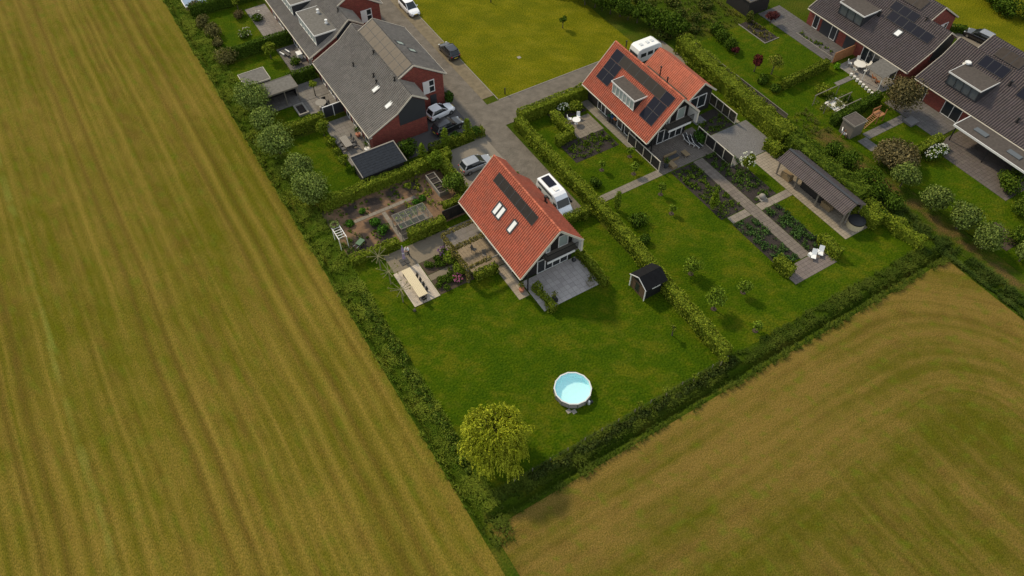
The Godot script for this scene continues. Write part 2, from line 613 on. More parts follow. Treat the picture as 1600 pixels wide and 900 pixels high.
func mown(u: float, v: float, x: float, z: float, straw: Color, green: Color, brown: Color, bias: float, rows: float) -> Color:
	var s := nz(u * 3.0, v * 0.12 + 40.0) * 0.3 + nz(u * 9.0, v * 0.2) * 0.5 + nz(u * 26.0, v * 0.4) * 0.75
	var patchy := nz(x * 0.7 + 300.0, z * 0.6) * 1.1 + nz(x * 4.0, z * 3.0) * 0.6 + nz(x * 13.0, z * 13.0) * 0.6
	var k := straw.lerp(green, clampf(bias + s * 0.62 + patchy * 0.5, 0, 1))
	k = k.lerp(brown, clampf(nz(u * 10.0 + 90.0, v * 0.15) * 0.9 + nz(x * 6.0, z * 6.0 + 50.0) * 0.6 - 0.12, 0, 0.55))
	k = k.lerp(Color(0.135, 0.170, 0.018), clampf(nz(x * 11.0 + 500.0, z * 11.0) * 2.2 - 0.55, 0.0, 0.6)) # tufts the mower missed
	k = k.lerp(brown * 0.9, hay_rows(u + 0.5, v + 9.0, 1.25) * 0.3 * rows)
	return k.lerp(straw * 1.2, hay_rows(u, v, 1.25) * 0.75 * rows)

func col_left(x: float, z: float) -> Color:
	var straw := Color(0.250, 0.182, 0.046)
	var green := Color(0.134, 0.132, 0.014)
	var brown := Color(0.148, 0.097, 0.026)
	var u := x + nz(z * 0.5, 5.0) * 0.35
	var k := mown(u, z, x, z, straw, green, brown, 0.62, 1.0)
	# tractor wheel tracks pressed into the stubble, in pairs along the headland
	for t in [3.6, 5.4, -7.0, -8.8, -21.0, -22.8]:
		var d: float = absf(u - t)
		if d < 0.45:
			k = k.lerp(brown * 0.85, (0.45 - d) * 1.4)
	if absf(x - 9.6) < 0.6:
		k = k.lerp(straw * 1.1, (0.6 - absf(x - 9.6)) * 0.8)
	if absf(u + 17.6) < 0.32:
		k = k.lerp(Color(0.24, 0.27, 0.07), clampf(0.2 + nz(z * 9.0, 3.0) * 0.6, 0, 1))
	return k

func col_right(x: float, z: float) -> Color:
	var straw := Color(0.232, 0.160, 0.050)
	var green := Color(0.112, 0.112, 0.013)
	var brown := Color(0.134, 0.087, 0.027)
	var a := maxf(z + 22.5, 0.0)
	var e := maxf(71.0 - x, 0.0)
	# distance in from the rounded headland corner
	var rr := 17.0
	var d := minf(a, e)
	if a < rr and e < rr:
		d = rr - Vector2(rr - a, rr - e).length()
	var head := clampf((18.0 - d) / 9.0, 0, 1)
	var wob := nz(x * 0.8, z * 0.8) * 0.8
	var bias := 0.60 - 0.34 * clampf((10.0 - d) / 8.0, -0.4, 1)
	bias -= nz((d + wob) * 4.0, (x - z) * 0.15 + 20.0) * 0.8 * head # broad swaths that sweep round the corner
	var k1 := mown(d + wob, x - z, x, z, straw, green, brown, bias, 0.42)
	var k2 := mown(x + wob, z, x, z, straw, green, brown, bias, 0.42)
	return k2.lerp(k1, head)

func col_lawn(x: float, z: float) -> Color:
	var g := Color(0.066, 0.102, 0.007)
	var y := Color(0.150, 0.138, 0.014)
	var d := Color(0.046, 0.086, 0.006)
	var s := nz(x * 2.6, z * 2.6) * 0.8 + nz(x * 9.0, z * 9.0) * 0.8 + nz(x * 24.0, z * 24.0) * 0.7
	var k := g.lerp(y, clampf(s * 0.9 - 0.06, 0, 0.5))
	return k.lerp(d, clampf(-s * 1.5, 0, 0.9))

func col_green(x: float, z: float) -> Color: # village green, drier turf
	var g := Color(0.135, 0.138, 0.008)
	var y := Color(0.215, 0.190, 0.016)
	var s := nz(x * 4.0, z * 4.0) + nz(x * 13.0, z * 13.0) * 0.8
	return g.lerp(y, clampf(0.3 + s * 0.9, 0, 1))

func col_rough(x: float, z: float) -> Color:
	var g := Color(0.055, 0.090, 0.010)
	var y := Color(0.135, 0.118, 0.024)
	var s := nz(x * 6.0, z * 6.0) + nz(x * 20.0, z * 20.0) * 0.7
	return g.lerp(y, clampf(0.12 + s, 0, 1))

func col_path(x: float, z: float) -> Color: # trodden earth through the grass
	var e := Color(0.145, 0.098, 0.045)
	var s := nz(x * 7.0, z * 5.0) + nz(x * 22.0, z * 22.0) * 0.7 - absf(x - 74.6) * 0.55
	return col_rough(x, z).lerp(e, clampf(0.75 + s * 1.4, 0, 1))

func rect_sheet(called: String, x0: float, z0: float, x1: float, z1: float, y: float, m: Material) -> void:
	var b := MB.new()
	b.quad(Vector3(x0, y, z1), Vector3(x1, y, z1), Vector3(x1, y, z0), Vector3(x0, y, z0))
	setting(called, b, m)

func lawn(x0: float, z0: float, x1: float, z1: float, y: float = 0.02, fc: Callable = col_lawn, st: float = 0.4) -> void:
	grid_sheet("lawn", steps(x0, x1, st), steps(z0, z1, st), y, M.lawn, fc)

func paving(called: String, x0: float, z0: float, x1: float, z1: float, tw: float, tl: float, ka: Color, kb: Color, y: float = 0.06, gap: float = 0.02, running: bool = false) -> void:
	# a bed with slabs standing proud of recessed joints
	var base := MB.new()
	base.box(x0, -0.05, z0, x1, y - 0.02, z1)
	var o := setting(called, base, M.darkpave)
	var b := cmb()
	var nx := maxi(1, int(round((x1 - x0) / tw)))
	var nzz := maxi(1, int(round((z1 - z0) / tl)))
	var w := (x1 - x0) / nx
	var l := (z1 - z0) / nzz
	for i in nx:
		var off := (0.5 * l if running and i % 2 == 1 else 0.0)
		for j in nzz + (1 if off > 0 else 0):
			var a := maxf(z0, z0 + j * l - off)
			var e := minf(z1, z0 + (j + 1) * l - off)
			b.col = tone(ka, kb).lerp(ka, 0.55)
			var yy := y + rng.randf_range(-0.003, 0.003)
			var xa := x0 + i * w + gap * 0.5
			var xb := x0 + (i + 1) * w - gap * 0.5
			a += gap * 0.5
			e -= gap * 0.5
			b.quad(Vector3(xa, yy, e), Vector3(xb, yy, e), Vector3(xb, yy, a), Vector3(xa, yy, a))
			b.quad(Vector3(xa, y - 0.03, e), Vector3(xb, y - 0.03, e), Vector3(xb, yy, e), Vector3(xa, yy, e))
			b.quad(Vector3(xa, y - 0.03, a), Vector3(xa, y - 0.03, e), Vector3(xa, yy, e), Vector3(xa, yy, a))
	part(o, "slab_field", b, M.slab, "stuff")

func kerb(x0: float, z0: float, x1: float, z1: float, m: Material, h: float = 0.1) -> void:
	var b := MB.new()
	b.box(minf(x0, x1), -0.05, minf(z0, z1), maxf(x0, x1), h, maxf(z0, z1))
	setting("kerb", b, m)

# ------------------------------------------------------------------ roofs
func tile_slope(parent: Node, O: Vector3, U: Vector3, W: Vector3, ka: Color, kb: Color, cw: float = 0.3, cl: float = 0.36, amp: float = 0.05, called: String = "roof_tiles") -> void:
	# O: eave corner, U: along the eave, W: eave to ridge; every tile is rolled and laps the one below
	var b := cmb()
	var nu := maxi(1, int(round(U.length() / cw)))
	var nw := maxi(1, int(round(W.length() / cl)))
	var N := U.cross(W).normalized()
	if N.y < 0: N = -N
	var du := U / nu
	var dw := W / nw
	var prof := [0.0, 0.72, 1.0, 0.72, 0.0, 0.0]
	var pos := [0.0, 0.16, 0.34, 0.52, 0.68, 1.0]
	var flip := U.cross(W).dot(N) < 0
	for j in nw:
		for i in nu:
			var o := O + du * i + dw * j
			# weathering: patches of sooty and bleached tiles
			var age := nz(o.x * 9.0 + o.y * 9.0, o.z * 9.0) + nz(o.x * 40.0, o.z * 40.0) * 0.5
			b.col = tone(ka, kb).lerp(ka, 0.6).lerp(Color(0.20, 0.165, 0.13) * (ka.r + 0.3), clampf(age * 0.5, 0.0, 0.16))
			for k in 5:
				var h0: float = prof[k] * amp
				var h1: float = prof[k + 1] * amp
				var a: Vector3 = o + du * pos[k] + N * (h0 + 0.03)
				var e: Vector3 = o + du * pos[k + 1] + N * (h1 + 0.03)
				var f: Vector3 = o + du * pos[k + 1] + dw * 1.04 + N * (h1 + 0.0)
				var g: Vector3 = o + du * pos[k] + dw * 1.04 + N * (h0 + 0.0)
				if flip:
					b.quad(e, a, g, f)
				else:
					b.quad(a, e, f, g)
				if k < 4:
					b.quad(a - N * 0.035, e - N * 0.035, e, a)
	part(parent, called, b, M.tile, "stuff")

func slab_between(b: MB, p0: Vector2, p1: Vector2, z0: float, z1: float, th: float) -> void:
	# a plank of thickness th whose top runs from p0 to p1 in (x, y)
	var d := (p1 - p0).normalized()
	var n := Vector2(d.y, -d.x)
	if n.y > 0: n = -n
	var q0 := p0 + n * th
	var q1 := p1 + n * th
	if p0.x < p1.x:
		b.extrude([q0, q1, p1, p0], z0, z1)
	else:
		b.extrude([q1, q0, p0, p1], z0, z1)

func solar_panel(parent: Node, O: Vector3, U: Vector3, W: Vector3, m: Material, lift: float = 0.14) -> void:
	var N := U.cross(W).normalized()
	if N.y < 0: N = -N
	var u := U.normalized() * 0.015
	var w := W.normalized() * 0.015
	var t := N * 0.04
	var o := O + N * lift
	var ring := [o + u + w, o + U - u + w, o + U + W - u - w, o + W + u - w]
	if U.cross(W).dot(N) < 0:
		ring = [ring[3], ring[2], ring[1], ring[0]]
	var b := MB.new()
	b.hexa([ring[0], ring[1], ring[2], ring[3], ring[0] + t, ring[1] + t, ring[2] + t, ring[3] + t])
	var p := part(parent, "solar_panel", b, m)
	var f := MB.new()
	for i in 4:
		f.bar(ring[i] + t, ring[(i + 1) % 4] + t, 0.03, 0.03, N)
	part(p, "frame", f, M.anthracite)

func skylight(parent: Node, O: Vector3, U: Vector3, W: Vector3, m: Material) -> void:
	var N := U.cross(W).normalized()
	if N.y < 0: N = -N
	var t := N * 0.16
	var ring := [O, O + U, O + U + W, O + W]
	if U.cross(W).dot(N) < 0:
		ring = [ring[3], ring[2], ring[1], ring[0]]
	var b := MB.new()
	for i in 4:
		b.bar(ring[i] + N * 0.08, ring[(i + 1) % 4] + N * 0.08, 0.17, 0.19, N)
	var p := part(parent, "skylight", b, M.anthracite)
	var g := MB.new()
	g.hexa([ring[0] + N * 0.1, ring[1] + N * 0.1, ring[2] + N * 0.1, ring[3] + N * 0.1, ring[0] + t, ring[1] + t, ring[2] + t, ring[3] + t])
	part(p, "pane", g, m)

func wall_window(parent: Node, c: Vector3, right: Vector3, w: float, h: float, frame: Material, glass: Material, cols: int = 1, called: String = "window", bar: float = 0.07) -> void:
	# c: middle of the sill line on the outer wall face, right: along the wall; the frame stands proud of it
	var up := Vector3.UP
	var out := right.cross(up).normalized()
	var f := MB.new()
	var a := c - right * w * 0.5 + out * 0.03
	f.bar(a, a + right * w, 0.08, bar, up)
	f.bar(a + up * h, a + right * w + up * h, 0.08, bar, up)
	for i in cols + 1:
		var x := a + right * w * i / cols
		f.bar(x - up * bar * 0.5, x + up * (h + bar * 0.5), bar, 0.09, out)
	var p := part(parent, called, f, frame)
	for i in cols:
		var g := MB.new()
		var x0 := a + right * (w * i / cols + bar * 0.5) - out * 0.01
		var x1 := a + right * (w * (i + 1) / cols - bar * 0.5) - out * 0.01
		g.hexa([x0, x1, x1 - out * 0.03, x0 - out * 0.03, x0 + up * h, x1 + up * h, x1 - out * 0.03 + up * h, x0 - out * 0.03 + up * h])
		part(p, "pane", g, glass)

func pipe_flue(parent: Node, at: Vector3, h: float, r: float = 0.09, m: String = "black", called: String = "flue_pipe") -> void:
	var b := MB.new()
	b.tube(at - Vector3.UP * 0.2, at + Vector3.UP * h, r, r, 8)
	b.tube(at + Vector3.UP * h, at + Vector3.UP * (h + 0.12), r * 1.7, r * 1.4, 8)
	b.tube(at + Vector3.UP * 0.02, at + Vector3.UP * 0.12, r * 2.2, r * 1.3, 8)
	part(parent, called, b, M[m])

# ------------------------------------------------------------------ buildings (built in place, then hung on a node at their base)
func settle(o: Node3D, base: Vector3) -> void:
	o.position = base
	for k in o.get_children():
		k.position -= base

const OA := Color(0.63, 0.185, 0.108)
const OB := Color(0.50, 0.135, 0.076)
const GA := Color(0.320, 0.283, 0.242)
const GB := Color(0.235, 0.208, 0.180)
const BA := Color(0.138, 0.112, 0.110)
const BB := Color(0.095, 0.077, 0.078)

func battens(parent: Node, x0: float, x1: float, z: float, tops: Callable, y0: float = 0.0) -> void:
	var b := MB.new()
	var x := x0 + 0.1
	while x < x1 - 0.05:
		b.box(x, y0, z, x + 0.05, tops.call(x), z + 0.035)
		x += 0.21
	part(parent, "cover_strips", b, M.black_board, "stuff")

func barn_house(xr: float, z0: float, z1: float, notch: float, label: String) -> Node3D:
	var o := thing("barn_house", label, "house")
	var xl := xr - 3.85
	var xw := xr + 2.95
	var zf := z1 - 1.65
	var w := MB.new()
	var body := [Vector2(xl, -0.1), Vector2(xw, -0.1), Vector2(xw, 4.2), Vector2(xr, 7.2), Vector2(xl, 3.35)]
	var zn := notch if notch != 0.0 else z0 + 0.2
	w.extrude(body, zn, zf)
	if notch != 0.0:
		w.extrude([Vector2(xl, -0.1), Vector2(xr + 1.2, -0.1), Vector2(xr + 1.2, 5.95), Vector2(xr, 7.2), Vector2(xl, 3.35)], z0 + 0.2, zn - 0.004)
	part(o, "wall", w, M.black_board)
	battens(o, xl, xw, zf, func(x): return minf(7.5 - absf(x - xr), 9.0) - 0.35)
	var dk := MB.new()
	slab_between(dk, Vector2(xr - 4.7, 2.8), Vector2(xr, 7.5), z0, z1, 0.16)
	if notch != 0.0:
		slab_between(dk, Vector2(xr + 0.004, 7.5), Vector2(xr + 3.05, 4.45), notch, z1, 0.16)
		slab_between(dk, Vector2(xr + 0.004, 7.5), Vector2(xr + 1.4, 6.1), z0, notch - 0.004, 0.16)
	else:
		slab_between(dk, Vector2(xr + 0.004, 7.5), Vector2(xr + 3.05, 4.45), z0, z1, 0.16)
	part(o, "roof_deck", dk, M.grey_wood)
	tile_slope(o, Vector3(xr - 4.78, 2.72, z0), Vector3(0, 0, z1 - z0), Vector3(4.78, 4.78, 0), OA, OB, 0.3, 0.37, 0.11)
	if notch != 0.0:
		tile_slope(o, Vector3(xr + 3.12, 4.38, notch), Vector3(0, 0, z1 - notch), Vector3(-3.12, 3.12, 0), OA, OB, 0.3, 0.37, 0.11)
		tile_slope(o, Vector3(xr + 1.46, 6.04, z0), Vector3(0, 0, notch - z0), Vector3(-1.46, 1.46, 0), OA, OB, 0.3, 0.37, 0.11)
	else:
		tile_slope(o, Vector3(xr + 3.12, 4.38, z0), Vector3(0, 0, z1 - z0), Vector3(-3.12, 3.12, 0), OA, OB, 0.3, 0.37, 0.11)
	var rc := cmb()
	var z := z0
	while z < z1 - 0.1:
		rc.col = tone(OA, OB)
		rc.tube(Vector3(xr, 7.53, z), Vector3(xr, 7.545, minf(z + 0.42, z1)), 0.13, 0.145, 8)
		z += 0.4
	part(o, "ridge_tiles", rc, M.tile, "stuff")
	for zz in [z1 + 0.02, z0 - 0.02]:
		var vb := MB.new()
		vb.bar(Vector3(xr - 4.78, 2.72, zz), Vector3(xr, 7.5, zz), 0.05, 0.24, Vector3(-1, 1, 0))
		part(o, "verge_board", vb, M.cream)
		var v2 := MB.new()
		var re := 1.46 if (notch != 0.0 and zz < z0) else 3.12
		v2.bar(Vector3(xr, 7.5, zz + 0.003), Vector3(xr + re, 7.5 - re, zz + 0.003), 0.05, 0.24, Vector3(1, 1, 0))
		part(o, "verge_board", v2, M.cream)
	var gt := MB.new()
	gt.tube(Vector3(xr - 4.86, 2.66, z0), Vector3(xr - 4.86, 2.66, z1), 0.075, 0.075, 8)
	part(o, "gutter", gt, M.cream)
	# the fin that closes the balcony recess, and the corner post opposite
	var fin := MB.new()
	fin.box(xr + 2.86, 2.75, zf + 0.01, xr + 3.04, 4.3, z1 - 0.01)
	part(o, "side_screen", fin, M.white)
	var ft := MB.new()
	ft.box(xr + 2.84, 2.72, z1 - 0.008, xr + 3.1, 4.35, z1 + 0.03)
	part(o, "screen_trim", ft, M.cream)
	var post := MB.new()
	post.box(xl - 0.02, -0.1, z1 - 0.2, xl + 0.1, 3.3, z1 - 0.08)
	part(o, "post", post, M.black)
	var bl := MB.new()
	bl.box(xr - 1.15, 2.68, zf + 0.04, xr + 2.84, 2.86, z1 - 0.42)
	var bal := part(o, "balcony", bl, M.grey_wood)
	var bb := MB.new()
	bb.box(xr - 1.2, 2.62, z1 - 0.415, xr + 2.4, 2.88, z1 - 0.34)
	part(bal, "edge_beam", bb, M.white)
	var rl := MB.new()
	var a := Vector3(xr - 1.15, 2.88, z1 - 0.46)
	var e := Vector3(xr + 2.8, 2.88, z1 - 0.46)
	var f := Vector3(xr - 1.15, 2.88, zf + 0.06)
	for s in [[a, e], [a, f]]:
		var p: Vector3 = s[0]
		var q: Vector3 = s[1]
		rl.bar(p + Vector3.UP * 0.95, q + Vector3.UP * 0.95, 0.06, 0.05)
		rl.bar(p + Vector3.UP * 0.1, q + Vector3.UP * 0.1, 0.04, 0.04)
		var k := int(p.distance_to(q) / 0.12)
		for i in k + 1:
			var r := p.lerp(q, float(i) / k)
			rl.bar(r + Vector3.UP * 0.05, r + Vector3.UP * 0.95, 0.03, 0.02)
	part(bal, "railing", rl, M.black)
	wall_window(o, Vector3(xr + 0.33, 0.06, zf + 0.035), Vector3.RIGHT, 4.0, 2.0, M.white, M.glass, 4, "glass_door", 0.09)
	wall_window(o, Vector3(xr + 1.6, 2.9, zf + 0.035), Vector3.RIGHT, 1.2, 1.65, M.white, M.pale_glass, 1, "window", 0.1)
	wall_window(o, Vector3(xr - 0.38, 2.9, zf + 0.035), Vector3.RIGHT, 0.5, 0.95, M.white, M.pale_glass, 1, "window", 0.1)
	for q in [[0.22, 1.6, 1.9], [0.42, 2.4, 2.0], [0.6, 1.0, 2.0], [0.8, 2.2, 2.0]]:
		var zc: float = lerpf(z0 + 1.0, zf - 0.6, q[0])
		wall_window(o, Vector3(xl - 0.004, 0.15, zc), Vector3(0, 0, 1), q[1], q[2], M.white, M.glass, 2 if q[1] > 1.5 else 1, "glass_door")
	return o

func dormer(parent: Node, x0: float, x1: float, z0: float, z1: float, h: float, y0: float, cols: int, wall: String, roof: String, pane: String = "pale_glass", frame: String = "white") -> void:
	var b := MB.new()
	b.box(x0 + 0.2, y0 - 0.3, z0 + 0.12, x1, h - 0.14, z1 - 0.12)
	var d := part(parent, "dormer", b, M[wall])
	var r := MB.new()
	r.box(x0 + 0.06, h - 0.13, z0 + 0.06, x1, h, z1 - 0.06)
	part(d, "flat_roof", r, M[roof])
	var t := MB.new()
	t.box(x0, h - 0.16, z0, x0 + 0.056, h + 0.04, z1)
	t.box(x0 + 0.06, h - 0.16, z0, x1, h + 0.04, z0 + 0.056)
	t.box(x0 + 0.06, h - 0.16, z1 - 0.056, x1, h + 0.04, z1)
	part(d, "roof_trim", t, M.white)
	var zc := (z0 + z1) * 0.5
	wall_window(d, Vector3(x0 + 0.2, y0 + 0.12, zc), Vector3(0, 0, 1), (z1 - z0) - 0.5, h - 0.34 - y0, M[frame], M[pane], cols, "window", 0.09)

func duo_house(x0: float, zn1: float, zf1: float, zn2: float, zf2: float, ka: Color, kb: Color, label: String) -> Node3D:
	var o := thing("duplex_house", label, "house")
	var E := Vector2(x0, 2.6)
	var B := Vector2(x0 + 4.1, 4.57)
	var R := Vector2(x0 + 6.35, 6.45)
	var Q := Vector2(x0 + 8.4, 5.1)
	var T := Vector2(x0 + 8.6, 7.65)
	var S := Vector2(x0 + 13.0, 4.8)
	var w := MB.new()
	w.extrude([Vector2(x0 + 0.35, -0.1), Vector2(x0 + 8.05, -0.1), Vector2(x0 + 8.05, 5.1), Vector2(x0 + 6.35, 6.22), Vector2(x0 + 4.1, 4.36), Vector2(x0 + 0.35, 2.55)], zf1 + 0.15, zn1 - 0.15)
	w.extrude([Vector2(x0 + 6.4, -0.1), Vector2(x0 + 12.6, -0.1), Vector2(x0 + 12.6, 4.85), Vector2(x0 + 8.6, 7.42), Vector2(x0 + 6.4, 6.2)], zf2 + 0.15, zn2 - 0.15)
	part(o, "wall", w, M.brick)
	var dk := MB.new()
	slab_between(dk, E, B, zf1, zn1, 0.15)
	slab_between(dk, B, R, zf1 + 0.002, zn1 - 0.002, 0.15)
	slab_between(dk, R + Vector2(0.003, 0), Q, zn2, zn1, 0.15)
	slab_between(dk, R + Vector2(0.003, 0), Q, zf1, zf2, 0.15)
	slab_between(dk, R, T, zf2, zn2, 0.15)
	slab_between(dk, T + Vector2(0.003, 0), S, zf2, zn2, 0.15)
	part(o, "roof_deck", dk, M.anthracite)
	var L := zn1 - zf1
	var L2 := zn2 - zf2
	var v3 := func(p: Vector2, z: float) -> Vector3: return Vector3(p.x, p.y, z)
	var up := func(p: Vector2, q: Vector2) -> Vector3: return Vector3(q.x - p.x, q.y - p.y, 0)
	tile_slope(o, v3.call(E - Vector2(0.08, 0.04), zf1), Vector3(0, 0, L), up.call(E - Vector2(0.08, 0.04), B), ka, kb, 0.33, 0.35, 0.12)
	tile_slope(o, v3.call(B, zf1), Vector3(0, 0, L), up.call(B, R), ka, kb, 0.33, 0.35, 0.12)
	if zn1 - zn2 > 0.5: tile_slope(o, v3.call(Q, zn2), Vector3(0, 0, zn1 - zn2), up.call(Q, R), ka, kb, 0.33, 0.35, 0.12)
	if zf2 - zf1 > 0.5: tile_slope(o, v3.call(Q, zf1), Vector3(0, 0, zf2 - zf1), up.call(Q, R), ka, kb, 0.33, 0.35, 0.12)
	tile_slope(o, v3.call(R, zf2), Vector3(0, 0, L2), up.call(R, T), ka, kb, 0.33, 0.35, 0.12)
	tile_slope(o, v3.call(S, zf2), Vector3(0, 0, L2), up.call(S, T), ka, kb, 0.33, 0.35, 0.12)
	for q in [[E, B, zn1], [B, R, zn1], [R, Q, zn1], [E, B, zf1], [B, R, zf1], [R, Q, zf1], [R, T, zn2], [T, S, zn2], [R, T, zf2], [T, S, zf2]]:
		var vb := MB.new()
		var p: Vector2 = q[0]
		var r: Vector2 = q[1]
		var zz: float = q[2]
		var out := 0.03 if zz == zn1 or zz == zn2 else -0.03
		var nn := Vector3(-(r.y - p.y), r.x - p.x, 0).normalized()
		vb.bar(Vector3(p.x, p.y, zz + out) + nn * 0.03, Vector3(r.x, r.y, zz + out) + nn * 0.03, 0.05, 0.19, nn)
		part(o, "verge_board", vb, M.cream)
	var g := MB.new()
	g.tube(Vector3(x0 - 0.14, 2.5, zf1), Vector3(x0 - 0.14, 2.5, zn1), 0.07, 0.07, 8)
	g.box(x0 - 0.03, 2.3, zf1 + 0.01, x0 + 0.34, 2.44, zn1 - 0.01)
	part(o, "gutter", g, M.cream)
	var g2 := MB.new()
	g2.tube(Vector3(S.x + 0.1, S.y - 0.05, zf2), Vector3(S.x + 0.1, S.y - 0.05, zn2), 0.07, 0.07, 8)
	part(o, "gutter", g2, M.cream)
	for s in [[zn1 - 0.15, zn1 - 0.105], [zf1 + 0.105, zf1 + 0.15]]:
		var bp := MB.new()
		bp.extrude([Vector2(x0 + 4.3, 2.55), Vector2(x0 + 8.0, 2.55), Vector2(x0 + 8.0, 5.05), Vector2(x0 + 6.35, 6.15), Vector2(x0 + 4.3, 4.45)], s[0] + 0.002, s[1] + 0.002)
		part(o, "gable_cladding", bp, M.anthracite)
	return o

func shed_posts(parent: Node, pts: Array, h: float, m: Material, t: float = 0.1) -> void:
	for p in pts:
		var b := MB.new()
		b.box(p.x - t * 0.5, -0.05, p.y - t * 0.5, p.x + t * 0.5, h, p.y + t * 0.5)
		part(parent, "post", b, m)

func flat_shed(called: String, label: String, x0: float, z0: float, x1: float, z1: float, h: float, wall: Material, roof: Material, trim: Material, open_z: bool = false, group: String = "") -> Node3D:
	var o := thing(called, label, "shed", Vector3.ZERO, 0, group)
	var w := MB.new()
	if open_z:
		w.box(x0 + 0.12, -0.05, z0 + 0.12, x1 - 0.12, h - 0.16, z0 + 0.22)
		w.box(x0 + 0.12, -0.05, z0 + 0.224, x0 + 0.22, h - 0.16, z1 - 0.12)
		w.box(x1 - 0.22, -0.05, z0 + 0.224, x1 - 0.12, h - 0.16, z1 - 1.4)
		shed_posts(o, [Vector2(x1 - 0.2, z1 - 0.2), Vector2(lerpf(x0, x1, 0.6), z1 - 0.2)], h - 0.16, M.grey_wood, 0.12)
	else:
		w.box(x0 + 0.12, -0.05, z0 + 0.12, x1 - 0.12, h - 0.16, z1 - 0.12)
	part(o, "wall", w, wall)
	var r := MB.new()
	r.box(x0 + 0.05, h - 0.15, z0 + 0.05, x1 - 0.05, h, z1 - 0.05)
	part(o, "flat_roof", r, roof)
	var t := MB.new()
	t.box(x0, h - 0.17, z0, x0 + 0.046, h + 0.05, z1)
	t.box(x1 - 0.046, h - 0.17, z0, x1, h + 0.05, z1)
	t.box(x0 + 0.05, h - 0.17, z0, x1 - 0.05, h + 0.05, z0 + 0.046)
	t.box(x0 + 0.05, h - 0.17, z1 - 0.046, x1 - 0.05, h + 0.05, z1)
	part(o, "roof_trim", t, trim)
	return o

# ------------------------------------------------------------------ vehicles: nose towards +x, at rest on y = 0
func loft(b: MB, st: Array) -> void: # st: rings of equal point count, first to last, each counterclockwise seen from -x end
	for i in st.size() - 1:
		var p: Array = st[i]
		var q: Array = st[i + 1]
		for k in p.size():
			var j := (k + 1) % p.size()
			b.quad(p[k], p[j], q[j], q[k])
	for e in [0, st.size() - 1]:
		var r: Array = st[e]
		var c := Vector3.ZERO
		for p in r: c += p
		c /= r.size()
		for k in r.size():
			var j := (k + 1) % r.size()
			if e == 0: b.tri(c, r[j], r[k])
			else: b.tri(c, r[k], r[j])

func ring(x: float, w: float, y0: float, y1: float, tw: float = 0.88) -> Array:
	return [Vector3(x, y0, -w * 0.9), Vector3(x, y0 + 0.12, -w), Vector3(x, lerpf(y0, y1, 0.6), -w), Vector3(x, y1 - 0.05, -w * (tw + 0.06)), Vector3(x, y1, -w * tw),
		Vector3(x, y1, w * tw), Vector3(x, y1 - 0.05, w * (tw + 0.06)), Vector3(x, lerpf(y0, y1, 0.6), w), Vector3(x, y0 + 0.12, w), Vector3(x, y0, w * 0.9)]

func wheel(parent: Node, x: float, z: float, r: float) -> void:
	var t := MB.new()
	t.tube(Vector3(x, r, z - 0.1), Vector3(x, r, z + 0.1), r, r, 16)
	var o := part(parent, "wheel", t, M.tyre)
	var h := MB.new()
	var s := signf(z)
	h.tube(Vector3(x, r, z + s * 0.06), Vector3(x, r, z + s * 0.112), r * 0.62, r * 0.55, 12)
	part(o, "rim", h, M.steel)

